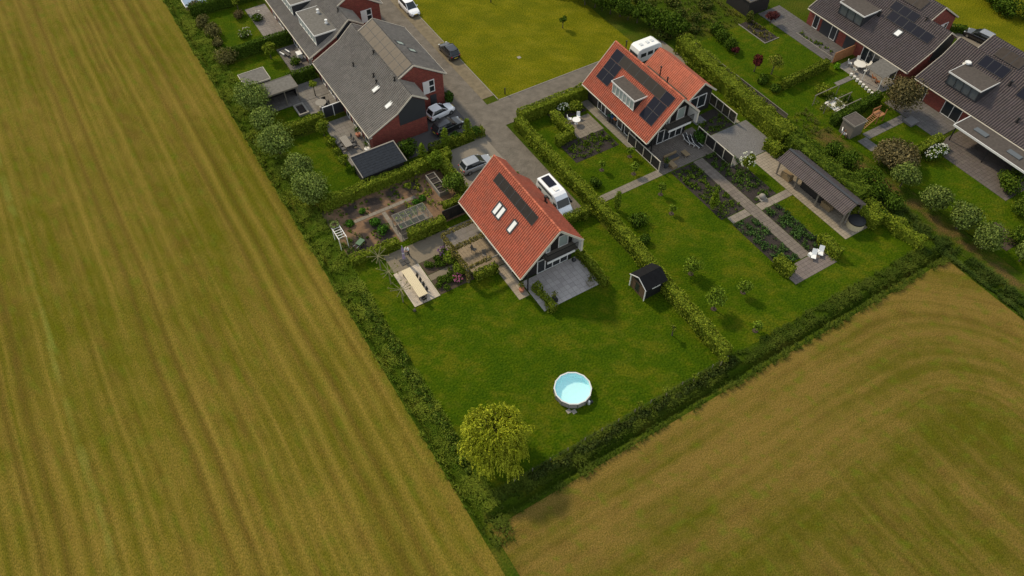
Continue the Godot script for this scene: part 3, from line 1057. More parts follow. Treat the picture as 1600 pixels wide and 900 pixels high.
func car(label: String, at: Vector3, turn: float, paint: Material, roofm: Material, L: float = 4.35, W: float = 0.9, tall: float = 1.48, estate: bool = true) -> void:
	var o := thing("parked_car", label, "car", at, turn, "cars parked by the houses")
	var h := L * 0.5
	var b := MB.new()
	var sh := tall * 0.60
	loft(b, [ring(-h, W * 0.80, 0.35, sh - 0.12), ring(-h + 0.12, W * 0.93, 0.24, sh), ring(-h + 0.7, W, 0.2, sh + 0.02), ring(0.0, W, 0.2, sh), ring(h - 1.25, W * 0.99, 0.2, sh - 0.02), ring(h - 0.45, W * 0.93, 0.22, sh - 0.14), ring(h - 0.1, W * 0.80, 0.26, sh - 0.28), ring(h, W * 0.66, 0.34, sh - 0.36)])
	part(o, "body", b, paint)
	var g := MB.new()
	var rb := -h + (0.16 if estate else 0.55)
	loft(g, [ring(rb, W * 0.84, sh - 0.05, sh + 0.03, 0.95), ring(rb + 0.38, W * 0.86, sh - 0.05, tall - 0.06, 0.80), ring(-0.3, W * 0.88, sh - 0.05, tall - 0.02, 0.80), ring(h - 1.95, W * 0.87, sh - 0.05, tall - 0.06, 0.80), ring(h - 1.15, W * 0.86, sh - 0.06, sh + 0.0, 0.95)])
	part(o, "windows", g, M.glass)
	var r := MB.new()
	loft(r, [ring(rb + 0.32, W * 0.72, tall - 0.09, tall - 0.03, 0.9), ring(rb + 0.6, W * 0.76, tall - 0.08, tall + 0.0, 0.92), ring(-0.3, W * 0.77, tall - 0.08, tall + 0.025, 0.92), ring(h - 2.05, W * 0.75, tall - 0.09, tall - 0.01, 0.92)])
	part(o, "roof", r, roofm)
	var pl := MB.new()
	for s in [-1.0, 1.0]:
		pl.bar(Vector3(h - 1.15, sh, s * W * 0.84), Vector3(h - 2.0, tall - 0.05, s * W * 0.71), 0.07, 0.06)
		pl.bar(Vector3(rb + 0.02, sh, s * W * 0.82), Vector3(rb + 0.4, tall - 0.06, s * W * 0.70), 0.16, 0.06)
		pl.bar(Vector3(-0.25, sh, s * W * 0.885), Vector3(-0.28, tall - 0.06, s * W * 0.73), 0.07, 0.05)
	part(o, "pillars", pl, paint)
	for s in [-1.0, 1.0]:
		for x in [h - 0.82, -h + 0.78]:
			wheel(o, x, s * (W - 0.1), 0.32)
		var hl := MB.new()
		hl.blob(Vector3(h - 0.2, sh - 0.28, s * W * 0.66), Vector3(0.18, 0.07, 0.17))
		part(o, "headlight", hl, M.lamp_glass)
		var tl := MB.new()
		tl.blob(Vector3(-h + 0.08, sh - 0.13, s * W * 0.74), Vector3(0.09, 0.12, 0.15))
		part(o, "tail_light", tl, M.red_lamp)
		var mr := MB.new()
		mr.blob(Vector3(h - 1.45, sh + 0.1, s * (W + 0.06)), Vector3(0.08, 0.07, 0.11))
		part(o, "mirror", mr, paint)
	var lower := MB.new()
	lower.box(h - 0.12, 0.36, -W * 0.5, h + 0.015, 0.5, W * 0.5)
	part(o, "grille", lower, M.black)
	for e in [h + 0.02, -h - 0.02]:
		var np := MB.new()
		np.box(e - 0.015, 0.5, -0.26, e + 0.015, 0.61, 0.26)
		part(o, "number_plate", np, M.plate)

func camper() -> void:
	var o := thing("camper_van", "white high-roofed camper van with a solar panel, parked by the long hedge", "van", Vector3(38.05, 0.03, -52.75), -PI / 2)
	var b := MB.new()
	var h := 2.75
	loft(b, [ring(-h, 0.94, 0.4, 2.45, 0.8), ring(-h + 0.1, 1.0, 0.35, 2.58, 0.82), ring(0.6, 1.0, 0.32, 2.62, 0.82), ring(1.05, 0.99, 0.32, 2.48, 0.80), ring(1.45, 0.98, 0.32, 2.1, 0.80), ring(1.92, 0.97, 0.32, 1.32, 0.86), ring(2.45, 0.92, 0.34, 1.08, 0.84), ring(h, 0.78, 0.42, 0.85, 0.8)])
	part(o, "body", b, M.car_white)
	var g := MB.new()
	g.hexa([Vector3(1.93, 1.35, 0.80), Vector3(1.93, 1.35, -0.80), Vector3(1.47, 2.12, -0.76), Vector3(1.47, 2.12, 0.76), Vector3(1.965, 1.36, 0.80), Vector3(1.965, 1.36, -0.80), Vector3(1.50, 2.13, -0.76), Vector3(1.50, 2.13, 0.76)])
	part(o, "windscreen", g, M.glass)
	for s in [-1.0, 1.0]:
		for q in [[1.1, 1.75, 1.35, 1.9], [-0.35, 0.25, 1.4, 1.85], [-2.1, -1.5, 1.4, 1.8]]:
			var wd := MB.new()
			wd.box(q[0], q[2], s * 1.0 - 0.02, q[1], q[3], s * 1.0 + 0.02)
			part(o, "side_window", wd, M.glass)
		for x in [1.75, -1.75]:
			wheel(o, x, s * 0.9, 0.35)
		var hl := MB.new()
		hl.blob(Vector3(2.62, 0.88, s * 0.68), Vector3(0.14, 0.1, 0.16))
		part(o, "headlight", hl, M.lamp_glass)
		var mr := MB.new()
		mr.box(1.72, 1.3, s * 1.12 - 0.09, 1.84, 1.65, s * 1.12 + 0.09)
		part(o, "mirror", mr, M.black)
	var gr := MB.new()
	gr.box(2.66, 0.5, -0.5, 2.785, 0.72, 0.5)
	part(o, "grille", gr, M.black)
	var sp := MB.new()
	sp.box(-2.35, 2.63, -0.52, -0.55, 2.68, 0.52)
	part(o, "solar_panel", sp, M.solar)
	var rv := MB.new()
	rv.box(-0.2, 2.625, -0.3, 0.35, 2.72, 0.3)
	part(o, "roof_vent", rv, M.plastic_white)
	var aw := MB.new()
	aw.box(-2.3, 2.3, 0.86, 0.5, 2.46, 1.0)
	part(o, "awning_case", aw, M.anthracite)

func caravan() -> void:
	var o := thing("caravan", "white touring caravan with dark windows behind the orange tiled house", "caravan", Vector3(65.0, 0.03, -70.5), 0)
	var b := MB.new()
	loft(b, [ring(-2.0, 1.05, 0.6, 1.9, 0.8), ring(-1.85, 1.12, 0.45, 2.42, 0.84), ring(-1.4, 1.14, 0.4, 2.6, 0.86), ring(1.5, 1.14, 0.4, 2.6, 0.86), ring(2.0, 1.12, 0.45, 2.3, 0.84), ring(2.25, 1.05, 0.6, 1.7, 0.8)])
	part(o, "body", b, M.plastic_white)
	for s in [-1.0, 1.0]:
		for q in [[-1.6, -0.7], [-0.4, 0.5], [0.8, 1.6]]:
			var w := MB.new()
			w.box(q[0], 1.35, s * 1.135 - 0.02, q[1], 1.9, s * 1.135 + 0.02)
			part(o, "side_window", w, M.glass)
		wheel(o, 0.1, s * 1.0, 0.32)
	for s in [[-2.06, -1.8, -0.85, 0.85], [2.1, 2.26, -0.8, 0.8]]:
		var w := MB.new()
		w.box(s[0], 1.25, s[2], s[1], 1.78, s[3])
		part(o, "end_window", w, M.glass)
	for x in [-0.9, 0.2, 1.0]:
		var v := MB.new()
		v.box(x - 0.22, 2.59, -0.25, x + 0.22, 2.69, 0.25)
		part(o, "roof_hatch", v, M.lamp_glass)
	var d := MB.new()
	d.bar(Vector3(2.2, 0.5, -0.5), Vector3(3.3, 0.45, 0), 0.08, 0.1)
	d.bar(Vector3(2.2, 0.5, 0.5), Vector3(3.3, 0.45, 0), 0.08, 0.1)
	d.tube(Vector3(3.1, 0.0, 0), Vector3(3.1, 0.6, 0), 0.06, 0.05)
	part(o, "drawbar", d, M.steel)
	var sk := MB.new()
	sk.box(-1.9, 0.32, -1.0, 2.1, 0.48, 1.0)
	part(o, "chassis", sk, M.black)

# ------------------------------------------------------------------ garden furniture
func chair(called: String, label: String, at: Vector3, turn: float, m: Material, group: String) -> Node3D:
	var o := thing(called, label, "chair", at, turn, group)
	o.set_meta("base", called)
	var s := MB.new()
	s.hexa([Vector3(-0.24, 0.42, 0.24), Vector3(0.24, 0.42, 0.24), Vector3(0.22, 0.40, -0.24), Vector3(-0.22, 0.40, -0.24), Vector3(-0.24, 0.46, 0.24), Vector3(0.24, 0.46, 0.24), Vector3(0.22, 0.44, -0.24), Vector3(-0.22, 0.44, -0.24)])
	part(o, "seat", s, m)
	var b := MB.new()
	b.hexa([Vector3(-0.23, 0.42, -0.20), Vector3(0.23, 0.42, -0.20), Vector3(0.23, 0.42, -0.25), Vector3(-0.23, 0.42, -0.25), Vector3(-0.22, 0.92, -0.34), Vector3(0.22, 0.92, -0.34), Vector3(0.22, 0.92, -0.39), Vector3(-0.22, 0.92, -0.39)])
	part(o, "backrest", b, m)
	for x in [-0.2, 0.2]:
		for z in [-0.2, 0.2]:
			var l := MB.new()
			l.tube(Vector3(x * 1.1, 0, z * 1.1), Vector3(x, 0.42, z), 0.02, 0.022, 6)
			part(o, "leg", l, m)
	return o

func round_table(label: String, at: Vector3, r: float, m: Material, h: float = 0.73) -> void:
	var o := thing("round_table", label, "table", at)
	var t := MB.new()
	t.tube(Vector3(0, h - 0.04, 0), Vector3(0, h, 0), r, r * 0.99, 24)
	part(o, "table_top", t, m)
	var l := MB.new()
	l.tube(Vector3(0, 0.04, 0), Vector3(0, h - 0.04, 0), 0.05, 0.05)
	part(o, "pillar", l, M.steel)
	var b := MB.new()
	b.tube(Vector3(0, 0, 0), Vector3(0, 0.04, 0), r * 0.5, r * 0.45, 16)
	part(o, "foot", b, M.steel)

func long_table(label: String, at: Vector3, w: float, l: float, boards: int, m: Material, turn: float = 0.0, h: float = 0.75) -> void:
	var o := thing("garden_table", label, "table", at, turn)
	for i in boards:
		var b := MB.new()
		var x := -w * 0.5 + w * i / boards
		b.box(x + 0.006, h - 0.05, -l * 0.5, x + w / boards - 0.006, h, l * 0.5)
		part(o, "board", b, m)
	for x in [-1.0, 1.0]:
		for z in [-1.0, 1.0]:
			var b := MB.new()
			b.box(x * (w * 0.5 - 0.1) - 0.05, 0, z * (l * 0.5 - 0.25) - 0.05, x * (w * 0.5 - 0.1) + 0.05, h - 0.052, z * (l * 0.5 - 0.25) + 0.05)
			part(o, "leg", b, M.grey_wood)

func pot_plant(label: String, at: Vector3, r: float, hgt: float, m: Material, ca: Color, cb: Color, square: bool = false) -> void:
	var o := thing("potted_plant", label, "plant", at)
	var b := MB.new()
	if square:
		b.box(-r, 0, -r, r, hgt, r)
	else:
		b.tube(Vector3.ZERO, Vector3(0, hgt, 0), r * 0.75, r, 14)
	part(o, "pot", b, m)
	var s := MB.new()
	s.tube(Vector3(0, hgt - 0.02, 0), Vector3(0, hgt + 0.55, 0), 0.035, 0.02, 6)
	part(o, "stem", s, M.bark)
	var f := cmb()
	leaves(f, Vector3(0, hgt + 0.7, 0), Vector3(r * 1.4, 0.5, r * 1.4), 130, 0.12, ca, cb, 0.5)
	part(o, "foliage", f, M.leaf)

func panel_fence(label: String, a: Vector3, e: Vector3, n: int, h: float, frame: Material, infill: Material, vertical: bool = true) -> void:
	var o := thing("fence", label, "fence", a)
	var d := (e - a)
	var s := d / n
	for i in n + 1:
		var p := MB.new()
		p.bar(s * i - Vector3.UP * 0.05, s * i + Vector3.UP * h, 0.1, 0.1)
		part(o, "post", p, frame)
	for i in n:
		var q := MB.new()
		var u := s.normalized()
		var p0 := s * i + u * 0.05
		var p1 := s * (i + 1) - u * 0.05
		q.bar(p0 + Vector3.UP * (h - 0.05), p1 + Vector3.UP * (h - 0.05), 0.08, 0.09)
		q.bar(p0 + Vector3.UP * 0.1, p1 + Vector3.UP * 0.1, 0.08, 0.09)
		var f := part(o, "panel_frame", q, frame)
		var b := MB.new()
		var k := int(p0.distance_to(p1) / 0.15)
		for j in k:
			var c := p0.lerp(p1, (j + 0.5) / k)
			b.bar(c + Vector3.UP * 0.15, c + Vector3.UP * (h - 0.1), 0.14, 0.025, d.normalized().cross(Vector3.UP))
		part(f, "boards", b, infill, "stuff")

func weeping_willow(label: String, at: Vector3, h: float, r: float) -> void:
	rng.seed = 31
	var o := thing("weeping_willow", label, "tree", at)
	var t := MB.new()
	var f := cmb()
	t.tube(Vector3(0, -0.05, 0), Vector3(0.1, h * 0.3, 0.05), 0.26, 0.2, 10)
	t.tube(Vector3(0.1, h * 0.3, 0.05), Vector3(0.0, h * 0.72, 0.1), 0.2, 0.1, 8)
	var ca := Color(0.245, 0.285, 0.018)
	var cb := Color(0.46, 0.48, 0.042)
	for i in 54:
		var d := rdir()
		d.y = absf(d.y) * 0.85 + 0.05
		var ga := i * 2.39996
		var hy := 0.06 + 0.9 * float(i % 18) / 17.0
		var hr := sqrt(1.0 - hy * hy)
		d = Vector3(cos(ga) * hr, hy, sin(ga) * hr)
		var tip := Vector3(0, h * 0.5, 0) + d * Vector3(r * 0.76, h * 0.46, r * 0.76) * rng.randf_range(0.72, 1.04)
		t.tube(Vector3(0.05, h * rng.randf_range(0.28, 0.6), 0.05), tip, 0.06, 0.02, 5, false)
		var bough := tone(ca, cb)
		for k in 38:
			# each strand arches out of the bough and hangs
			var a := tip + rdir() * Vector3(0.55, 0.3, 0.55)
			var ln := minf(rng.randf_range(0.7, 2.3), a.y - 0.25)
			var w := rng.randf() * TAU
			var outw := (Vector3(cos(w), 0, sin(w)) + Vector3(a.x, 0, a.z).normalized() * 1.2) * rng.randf_range(0.15, 0.45)
			var m := int(ln / 0.075)
			var k0 := bough.lerp(tone(ca, cb), 0.5)
			for q in m:
				var u := float(q) / m
				var p := a + outw * sin(u * 1.9) + Vector3(0, 0.35 * sin(u * 2.6) - ln * u * u, 0) + rdir() * 0.05
				f.leaf(p, (rdir() + outw + Vector3.UP * 0.3).normalized(), Vector3(outw.x, -1.2, outw.z).normalized(), rng.randf_range(0.09, 0.14), k0 * rng.randf_range(0.8, 1.2))
	part(o, "trunk", t, M.bark)
	part(o, "crown", f, M.leaf)

func pollard(label: String, at: Vector3, turn: float, r: float) -> void:
	var o := thing("pollard_tree", label, "tree", at, turn, "pollarded trees beside the dining deck")
	var t := MB.new()
	t.tube(Vector3(0, -0.05, 0), Vector3(0, 2.2, 0), 0.08, 0.06, 8)
	part(o, "trunk", t, M.pale_bark)
	for i in 9:
		var f := cmb()
		var a := TAU * i / 9.0 + rng.randf_range(-0.2, 0.2)
		var d := Vector3(cos(a), rng.randf_range(0.1, 0.5), sin(a)) * r * rng.randf_range(0.7, 1.1)
		var b := MB.new()
		b.tube(Vector3(0, 2.15, 0), Vector3(0, 2.2, 0) + d, 0.04, 0.025, 6)
		b.blob(Vector3(0, 2.2, 0) + d, Vector3(0.07, 0.07, 0.07), 6, 4)
		var br := part(o, "branch", b, M.pale_bark)
		leaves(f, Vector3(0, 2.25, 0) + d, Vector3(0.14, 0.14, 0.14), 9, 0.09, Color(0.16, 0.17, 0.04), Color(0.26, 0.24, 0.07))
		part(br, "shoots", f, M.leaf)

func sd_capsule(p: Vector3, a: Vector3, b: Vector3, ra: float, rb: float) -> float:
	var ab := b - a
	var t := clampf((p - a).dot(ab) / ab.length_squared(), 0.0, 1.0)
	return p.distance_to(a + ab * t) - lerpf(ra, rb, t)

func person(at: Vector3, turn: float) -> void:
	# bones: from, to, radii, colour (skin, shirt, trousers, shoes, hair); facing +x, leaning forward to the parasol
	var skin := Color(0.42, 0.25, 0.17)
	var shirt := Color(0.78, 0.78, 0.78)
	var jean := Color(0.022, 0.024, 0.032)
	var shoe := Color(0.03, 0.025, 0.02)
	var hair := Color(0.16, 0.12, 0.08)
	var B := [
		[Vector3(0, 0.95, 0), Vector3(0.07, 1.18, 0), 0.15, 0.145, shirt], [Vector3(0.07, 1.18, 0), Vector3(0.17, 1.40, 0), 0.15, 0.12, shirt],
		[Vector3(0.15, 1.39, -0.13), Vector3(0.15, 1.39, 0.13), 0.075, 0.075, shirt], [Vector3(0.18, 1.42, 0), Vector3(0.24, 1.54, 0), 0.055, 0.05, skin],
		[Vector3(0.26, 1.60, 0), Vector3(0.28, 1.66, 0), 0.092, 0.095, skin], [Vector3(0.235, 1.66, 0), Vector3(0.25, 1.72, 0), 0.088, 0.07, hair],
		[Vector3(0.355, 1.60, 0), Vector3(0.375, 1.585, 0), 0.018, 0.014, skin],
		[Vector3(0, 0.95, -0.09), Vector3(0.05, 0.5, -0.10), 0.095, 0.06, jean], [Vector3(0.05, 0.5, -0.10), Vector3(-0.02, 0.09, -0.11), 0.06, 0.042, jean],
		[Vector3(0, 0.95, 0.09), Vector3(0.02, 0.5, 0.12), 0.095, 0.06, jean], [Vector3(0.02, 0.5, 0.12), Vector3(-0.14, 0.09, 0.14), 0.06, 0.042, jean],
		[Vector3(-0.05, 0.045, -0.11), Vector3(0.16, 0.04, -0.12), 0.045, 0.035, shoe], [Vector3(-0.17, 0.045, 0.14), Vector3(0.04, 0.04, 0.16), 0.045, 0.035, shoe],
		[Vector3(0.16, 1.39, -0.18), Vector3(0.32, 1.18, -0.24), 0.056, 0.045, shirt], [Vector3(0.32, 1.18, -0.24), Vector3(0.55, 1.26, -0.12), 0.042, 0.028, skin],
		[Vector3(0.16, 1.39, 0.18), Vector3(0.34, 1.16, 0.22), 0.056, 0.045, shirt], [Vector3(0.34, 1.16, 0.22), Vector3(0.56, 1.14, 0.08), 0.042, 0.028, skin],
		[Vector3(0.55, 1.26, -0.12), Vector3(0.62, 1.285, -0.085), 0.032, 0.03, skin], [Vector3(0.56, 1.14, 0.08), Vector3(0.63, 1.15, 0.045), 0.032, 0.03, skin]]
	var cs := 0.024
	var lo := Vector3(-0.26, -0.02, -0.34)
	var nx := 40
	var ny := 76
	var nzz := 29
	var field := PackedFloat32Array()
	field.resize(nx * ny * nzz)
	field.fill(1.0)
	var owner := PackedInt32Array()
	owner.resize(nx * ny * nzz)
	for bi in B.size():
		var e: Array = B[bi]
		var a: Vector3 = e[0]
		var b: Vector3 = e[1]
		var rr := maxf(e[2], e[3]) + 0.07
		var l := ((a.min(b) - Vector3.ONE * rr - lo) / cs).floor()
		var u := ((a.max(b) + Vector3.ONE * rr - lo) / cs).ceil()
		for i in range(maxi(0, int(l.x)), mini(nx, int(u.x) + 1)):
			for j in range(maxi(0, int(l.y)), mini(ny, int(u.y) + 1)):
				for k in range(maxi(0, int(l.z)), mini(nzz, int(u.z) + 1)):
					var d := sd_capsule(lo + Vector3(i, j, k) * cs, a, b, e[2], e[3])
					var id := (i * ny + j) * nzz + k
					var q := field[id]
					if d < q: owner[id] = bi
					var hh := clampf(0.5 + 0.5 * (q - d) / 0.025, 0.0, 1.0)
					field[id] = lerpf(q, d, hh) - 0.025 * hh * (1.0 - hh)
	var verts := {}
	var cols := {}
	for i in nx - 1:
		for j in ny - 1:
			for k in nzz - 1:
				var sum := Vector3.ZERO
				var cnt := 0
				var best := 9.0
				var bo := 0
				for q in 8:
					var ia := (( i + (q & 1)) * ny + j + ((q >> 1) & 1)) * nzz + k + ((q >> 2) & 1)
					if absf(field[ia]) < best:
						best = absf(field[ia])
						bo = owner[ia]
				if best > cs * 1.8: continue
				for q in [[0, 1], [2, 3], [4, 5], [6, 7], [0, 2], [1, 3], [4, 6], [5, 7], [0, 4], [1, 5], [2, 6], [3, 7]]:
					var p0 := Vector3(i + (q[0] & 1), j + ((q[0] >> 1) & 1), k + ((q[0] >> 2) & 1))
					var p1 := Vector3(i + (q[1] & 1), j + ((q[1] >> 1) & 1), k + ((q[1] >> 2) & 1))
					var f0 := field[int((p0.x * ny + p0.y) * nzz + p0.z)]
					var f1 := field[int((p1.x * ny + p1.y) * nzz + p1.z)]
					if (f0 < 0) != (f1 < 0):
						sum += p0.lerp(p1, f0 / (f0 - f1))
						cnt += 1
				if cnt > 0:
					var id := (i * ny + j) * nzz + k
					verts[id] = lo + sum / cnt * cs
					cols[id] = B[bo][4]
	var b := cmb()
	for id in verts:
		var k: int = id % nzz
		var j: int = (id / nzz) % ny
		var i: int = id / (nzz * ny)
		var f0 := field[id]
		b.col = cols[id]
		for ax in 3:
			var o2: int = [ny * nzz, nzz, 1][ax]
			var u: int = [nzz, 1, ny * nzz][ax]
			var w: int = [1, ny * nzz, nzz][ax]
			var f1 := field[id + o2]
			if (f0 < 0) != (f1 < 0) and verts.has(id - u) and verts.has(id - w) and verts.has(id - u - w):
				if f0 < 0: b.quad(verts[id - u - w], verts[id - w], verts[id], verts[id - u])
				else: b.quad(verts[id - u - w], verts[id - u], verts[id], verts[id - w])
	b.col = skin
	for hd in [[Vector3(0.63, 1.288, -0.08), Vector3(0.9, 0.1, 0.4), -1.0], [Vector3(0.64, 1.152, 0.04), Vector3(0.9, 0.0, -0.4), 1.0]]:
		var c: Vector3 = hd[0]
		var d: Vector3 = hd[1].normalized()
		for q in 4:
			var o2 := Vector3.UP * (q - 1.5) * 0.017
			var ln: float = [0.03, 0.038, 0.036, 0.028][q]
			b.tube(c + o2, c + o2 + d * ln, 0.0095, 0.009, 6)
			b.tube(c + o2 + d * ln, c + o2 + d * ln + (d + Vector3(0.1, -0.2, -0.9 * hd[2])).normalized() * ln, 0.009, 0.007, 6)
		b.tube(c - d * 0.05 + Vector3.UP * 0.06, c - d * 0.01 + Vector3.UP * 0.055, 0.011, 0.008, 6)
	for s in [-1.0, 1.0]:
		b.col = skin
		b.blob(Vector3(0.265, 1.625, s * 0.098), Vector3(0.022, 0.032, 0.012), 6, 5)
		b.col = Color(0.05, 0.04, 0.03)
		b.blob(Vector3(0.362, 1.635, s * 0.034), Vector3(0.009, 0.008, 0.013), 6, 4)
	b.col = Color(0.35, 0.14, 0.11)
	b.blob(Vector3(0.357, 1.555, 0), Vector3(0.01, 0.007, 0.026), 6, 4)
	var o := thing("person", "person in a white top and dark trousers tending the closed lilac parasol", "person", at, turn)
	part(o, "body", b, M.tint)

func parasol(at: Vector3) -> void:
	var o := thing("closed_parasol", "closed lilac parasol standing on a black base by the deck", "parasol", at)
	var b := MB.new()
	for q in [[-0.5, -0.5], [0.02, -0.5], [-0.5, 0.02], [0.02, 0.02]]:
		b.box(q[0], 0, q[1], q[0] + 0.48, 0.08, q[1] + 0.48)
	part(o, "base", b, M.black)
	var p := MB.new()
	p.tube(Vector3(0, 0.05, 0), Vector3(0, 2.75, 0), 0.03, 0.03, 8)
	part(o, "pole", p, M.steel)
	var c := MB.new()
	for i in 8:
		var t0 := TAU * i / 8.0
		var t1 := TAU * (i + 0.5) / 8.0
		var t2 := TAU * (i + 1) / 8.0
		var pr := [[0.55, 0.20], [1.0, 0.16], [1.5, 0.11], [2.0, 0.17], [2.68, 0.03]]
		for k in pr.size() - 1:
			var y0: float = pr[k][0]
			var y1: float = pr[k + 1][0]
			var r0: float = pr[k][1]
			var r1: float = pr[k + 1][1]
			var a := Vector3(cos(t0) * r0, y0, sin(t0) * r0)
			var m := Vector3(cos(t1) * r0 * 0.45, y0, sin(t1) * r0 * 0.45)
			var e := Vector3(cos(t2) * r0, y0, sin(t2) * r0)
			var a2 := Vector3(cos(t0) * r1, y1, sin(t0) * r1)
			var m2 := Vector3(cos(t1) * r1 * 0.45, y1, sin(t1) * r1 * 0.45)
			var e2 := Vector3(cos(t2) * r1, y1, sin(t2) * r1)
			c.quad(m, a, a2, m2)
			c.quad(e, m, m2, e2)
	part(o, "folded_canopy", c, M.lilac_cloth)
	var s := MB.new()
	s.tube(Vector3(0, 1.47, 0), Vector3(0, 1.54, 0), 0.13, 0.13, 10)
	part(o, "tie_strap", s, M.white)

func pool(at: Vector3) -> void:
	var o := thing("round_pool", "round above-ground pool with a white rim and turquoise water on the lawn", "pool", at)
	var r := 1.85
	var seg := 14
	var ang := func(i: int) -> Vector3: return Vector3(cos(TAU * i / seg + 0.1), 0, sin(TAU * i / seg + 0.1))
	var h := 0.76
	var liner := MB.new()
	for i in seg:
		var a: Vector3 = ang.call(i)
		var e: Vector3 = ang.call(i + 1)
		var pn := MB.new()
		pn.hexa([e * r, a * r, a * (r - 0.05), e * (r - 0.05), e * r + Vector3.UP * h, a * r + Vector3.UP * h, a * (r - 0.05) + Vector3.UP * h, e * (r - 0.05) + Vector3.UP * h])
		part(o, "wall_panel", pn, M.pool_wall)
		var rim := MB.new()
		var y := Vector3.UP * (h + 0.005)
		var t := Vector3.UP * 0.05
		rim.hexa([e * (r + 0.035) + y, a * (r + 0.035) + y, a * (r - 0.085) + y, e * (r - 0.085) + y, e * (r + 0.035) + y + t, a * (r + 0.035) + y + t, a * (r - 0.085) + y + t, e * (r - 0.085) + y + t])
		part(o, "rim", rim, M.rim_grey)
		var leg := MB.new()
		leg.bar(a * (r + 0.03), a * (r + 0.03) + Vector3.UP * h, 0.08, 0.05, a)
		part(o, "leg", leg, M.steel)
		liner.quad(e * (r - 0.07) + Vector3.UP * 0.06, a * (r - 0.07) + Vector3.UP * 0.06, a * (r - 0.06) + Vector3.UP * (h - 0.02), e * (r - 0.06) + Vector3.UP * (h - 0.02))
		liner.tri(Vector3.UP * 0.06, e * (r - 0.07) + Vector3.UP * 0.06, a * (r - 0.07) + Vector3.UP * 0.06)
	part(o, "liner", liner, M.pool_liner)
	var w := MB.new()
	for i in seg:
		w.tri(Vector3.UP * 0.66, (ang.call(i + 1) as Vector3) * (r - 0.065) + Vector3.UP * 0.66, (ang.call(i) as Vector3) * (r - 0.065) + Vector3.UP * 0.66)
	part(o, "water", w, M.water)
	var pm := thing("pool_pump", "small grey filter pump with hose beside the round pool", "pump", P(920, 631))
	var c := MB.new()
	c.tube(Vector3.ZERO, Vector3(0, 0.45, 0), 0.14, 0.14, 12)
	c.blob(Vector3(0, 0.47, 0), Vector3(0.14, 0.1, 0.14))
	part(pm, "filter_tank", c, M.lamp_glass)
	var m := MB.new()
	m.box(0.14, 0, -0.12, 0.42, 0.26, 0.12)
	part(pm, "motor", m, M.anthracite)
	var hs := MB.new()
	var dv := (at - P(920, 631)).normalized()
	hs.tube(Vector3(0, 0.3, 0), dv * 0.35 + Vector3.UP * 0.55, 0.03, 0.03, 6)
	part(pm, "hose", hs, M.black)
	for p in [P(888.5, 643), P(897, 643.5)]:
		var s := MB.new()
		var q: Vector3 = p
		s.box(q.x - 0.22, 0.02, q.z - 0.22, q.x + 0.22, 0.07, q.z + 0.22)
		one("stepping_slab", s, M.stone, "square pale paving slab on the lawn beside the pool", "slab", "pair of slabs at the pool side")

func hut() -> void:
	# black garden hut, ridge along x, gable to -x
	var o := thing("garden_hut", "small black wooden hut with a white-trimmed gable against the long hedge", "hut")
	var x0 := 38.35
	var x1 := 41.0
	var zc := -36.9
	var w := MB.new()
	for s in [[-1.0, -0.02], [0.02, 1.0]]:
		pass
	var prof := [Vector3(x0, -0.05, zc - 1.2), Vector3(x0, -0.05, zc + 1.2), Vector3(x0, 1.85, zc + 1.2), Vector3(x0, 2.55, zc), Vector3(x0, 1.85, zc - 1.2)]
	var d := Vector3(x1 - x0, 0, 0)
	for i in 5:
		var a: Vector3 = prof[i]
		var e: Vector3 = prof[(i + 1) % 5]
		w.quad(a, a + d, e + d, e) if i == 1 else w.quad(e, e + d, a + d, a)
	for q in [Vector3.ZERO, d]:
		w.quad(prof[0] + q, prof[1] + q, prof[2] + q, prof[4] + q)
		w.tri(prof[4] + q, prof[2] + q, prof[3] + q)
	part(o, "wall", w, M.black)
	for s in [[-1.0, "felt"], [1.0, "anthracite"]]:
		var r := MB.new()
		var k: float = s[0]
		r.bar(Vector3((x0 + x1) * 0.5, 2.66, zc), Vector3((x0 + x1) * 0.5, 1.86, zc + k * 1.42), x1 - x0 + 0.3, 0.06, Vector3(0, 1, k))
		part(o, "roof_slope", r, M.roof_black)
		var t := MB.new()
		t.bar(Vector3(x0 - 0.17, 2.68, zc), Vector3(x0 - 0.17, 1.86, zc + k * 1.42), 0.04, 0.12, Vector3(0, 1, k))
		part(o, "verge_trim", t, M.white)
		var c := MB.new()
		c.box(x0 - 0.13, 0.0, zc + k * 1.26 - 0.05, x0 - 0.03, 1.85, zc + k * 1.26 + 0.05)
		part(o, "corner_trim", c, M.white)
	for q in [[-1.15, -0.5, "dark_wood"], [-0.48, 0.32, "dark_wood"], [0.34, 1.1, "dark_wood"]]:
		var f := MB.new()
		f.box(x0 - 0.05, 0.05, zc + q[0], x0 - 0.004, 1.8, zc + q[1])
		part(o, "door_leaf", f, M[q[2]])
	var g := MB.new()
	g.box(x0 - 0.08, 0.35, zc - 0.36, x0 - 0.052, 1.6, zc + 0.2)
	part(o, "door_pane", g, M.glass)
	var wd := MB.new()
	wd.box(x0 + 0.9, 1.35, zc + 1.2, x0 + 2.0, 1.62, zc + 1.25)
	part(o, "window", wd, M.white)

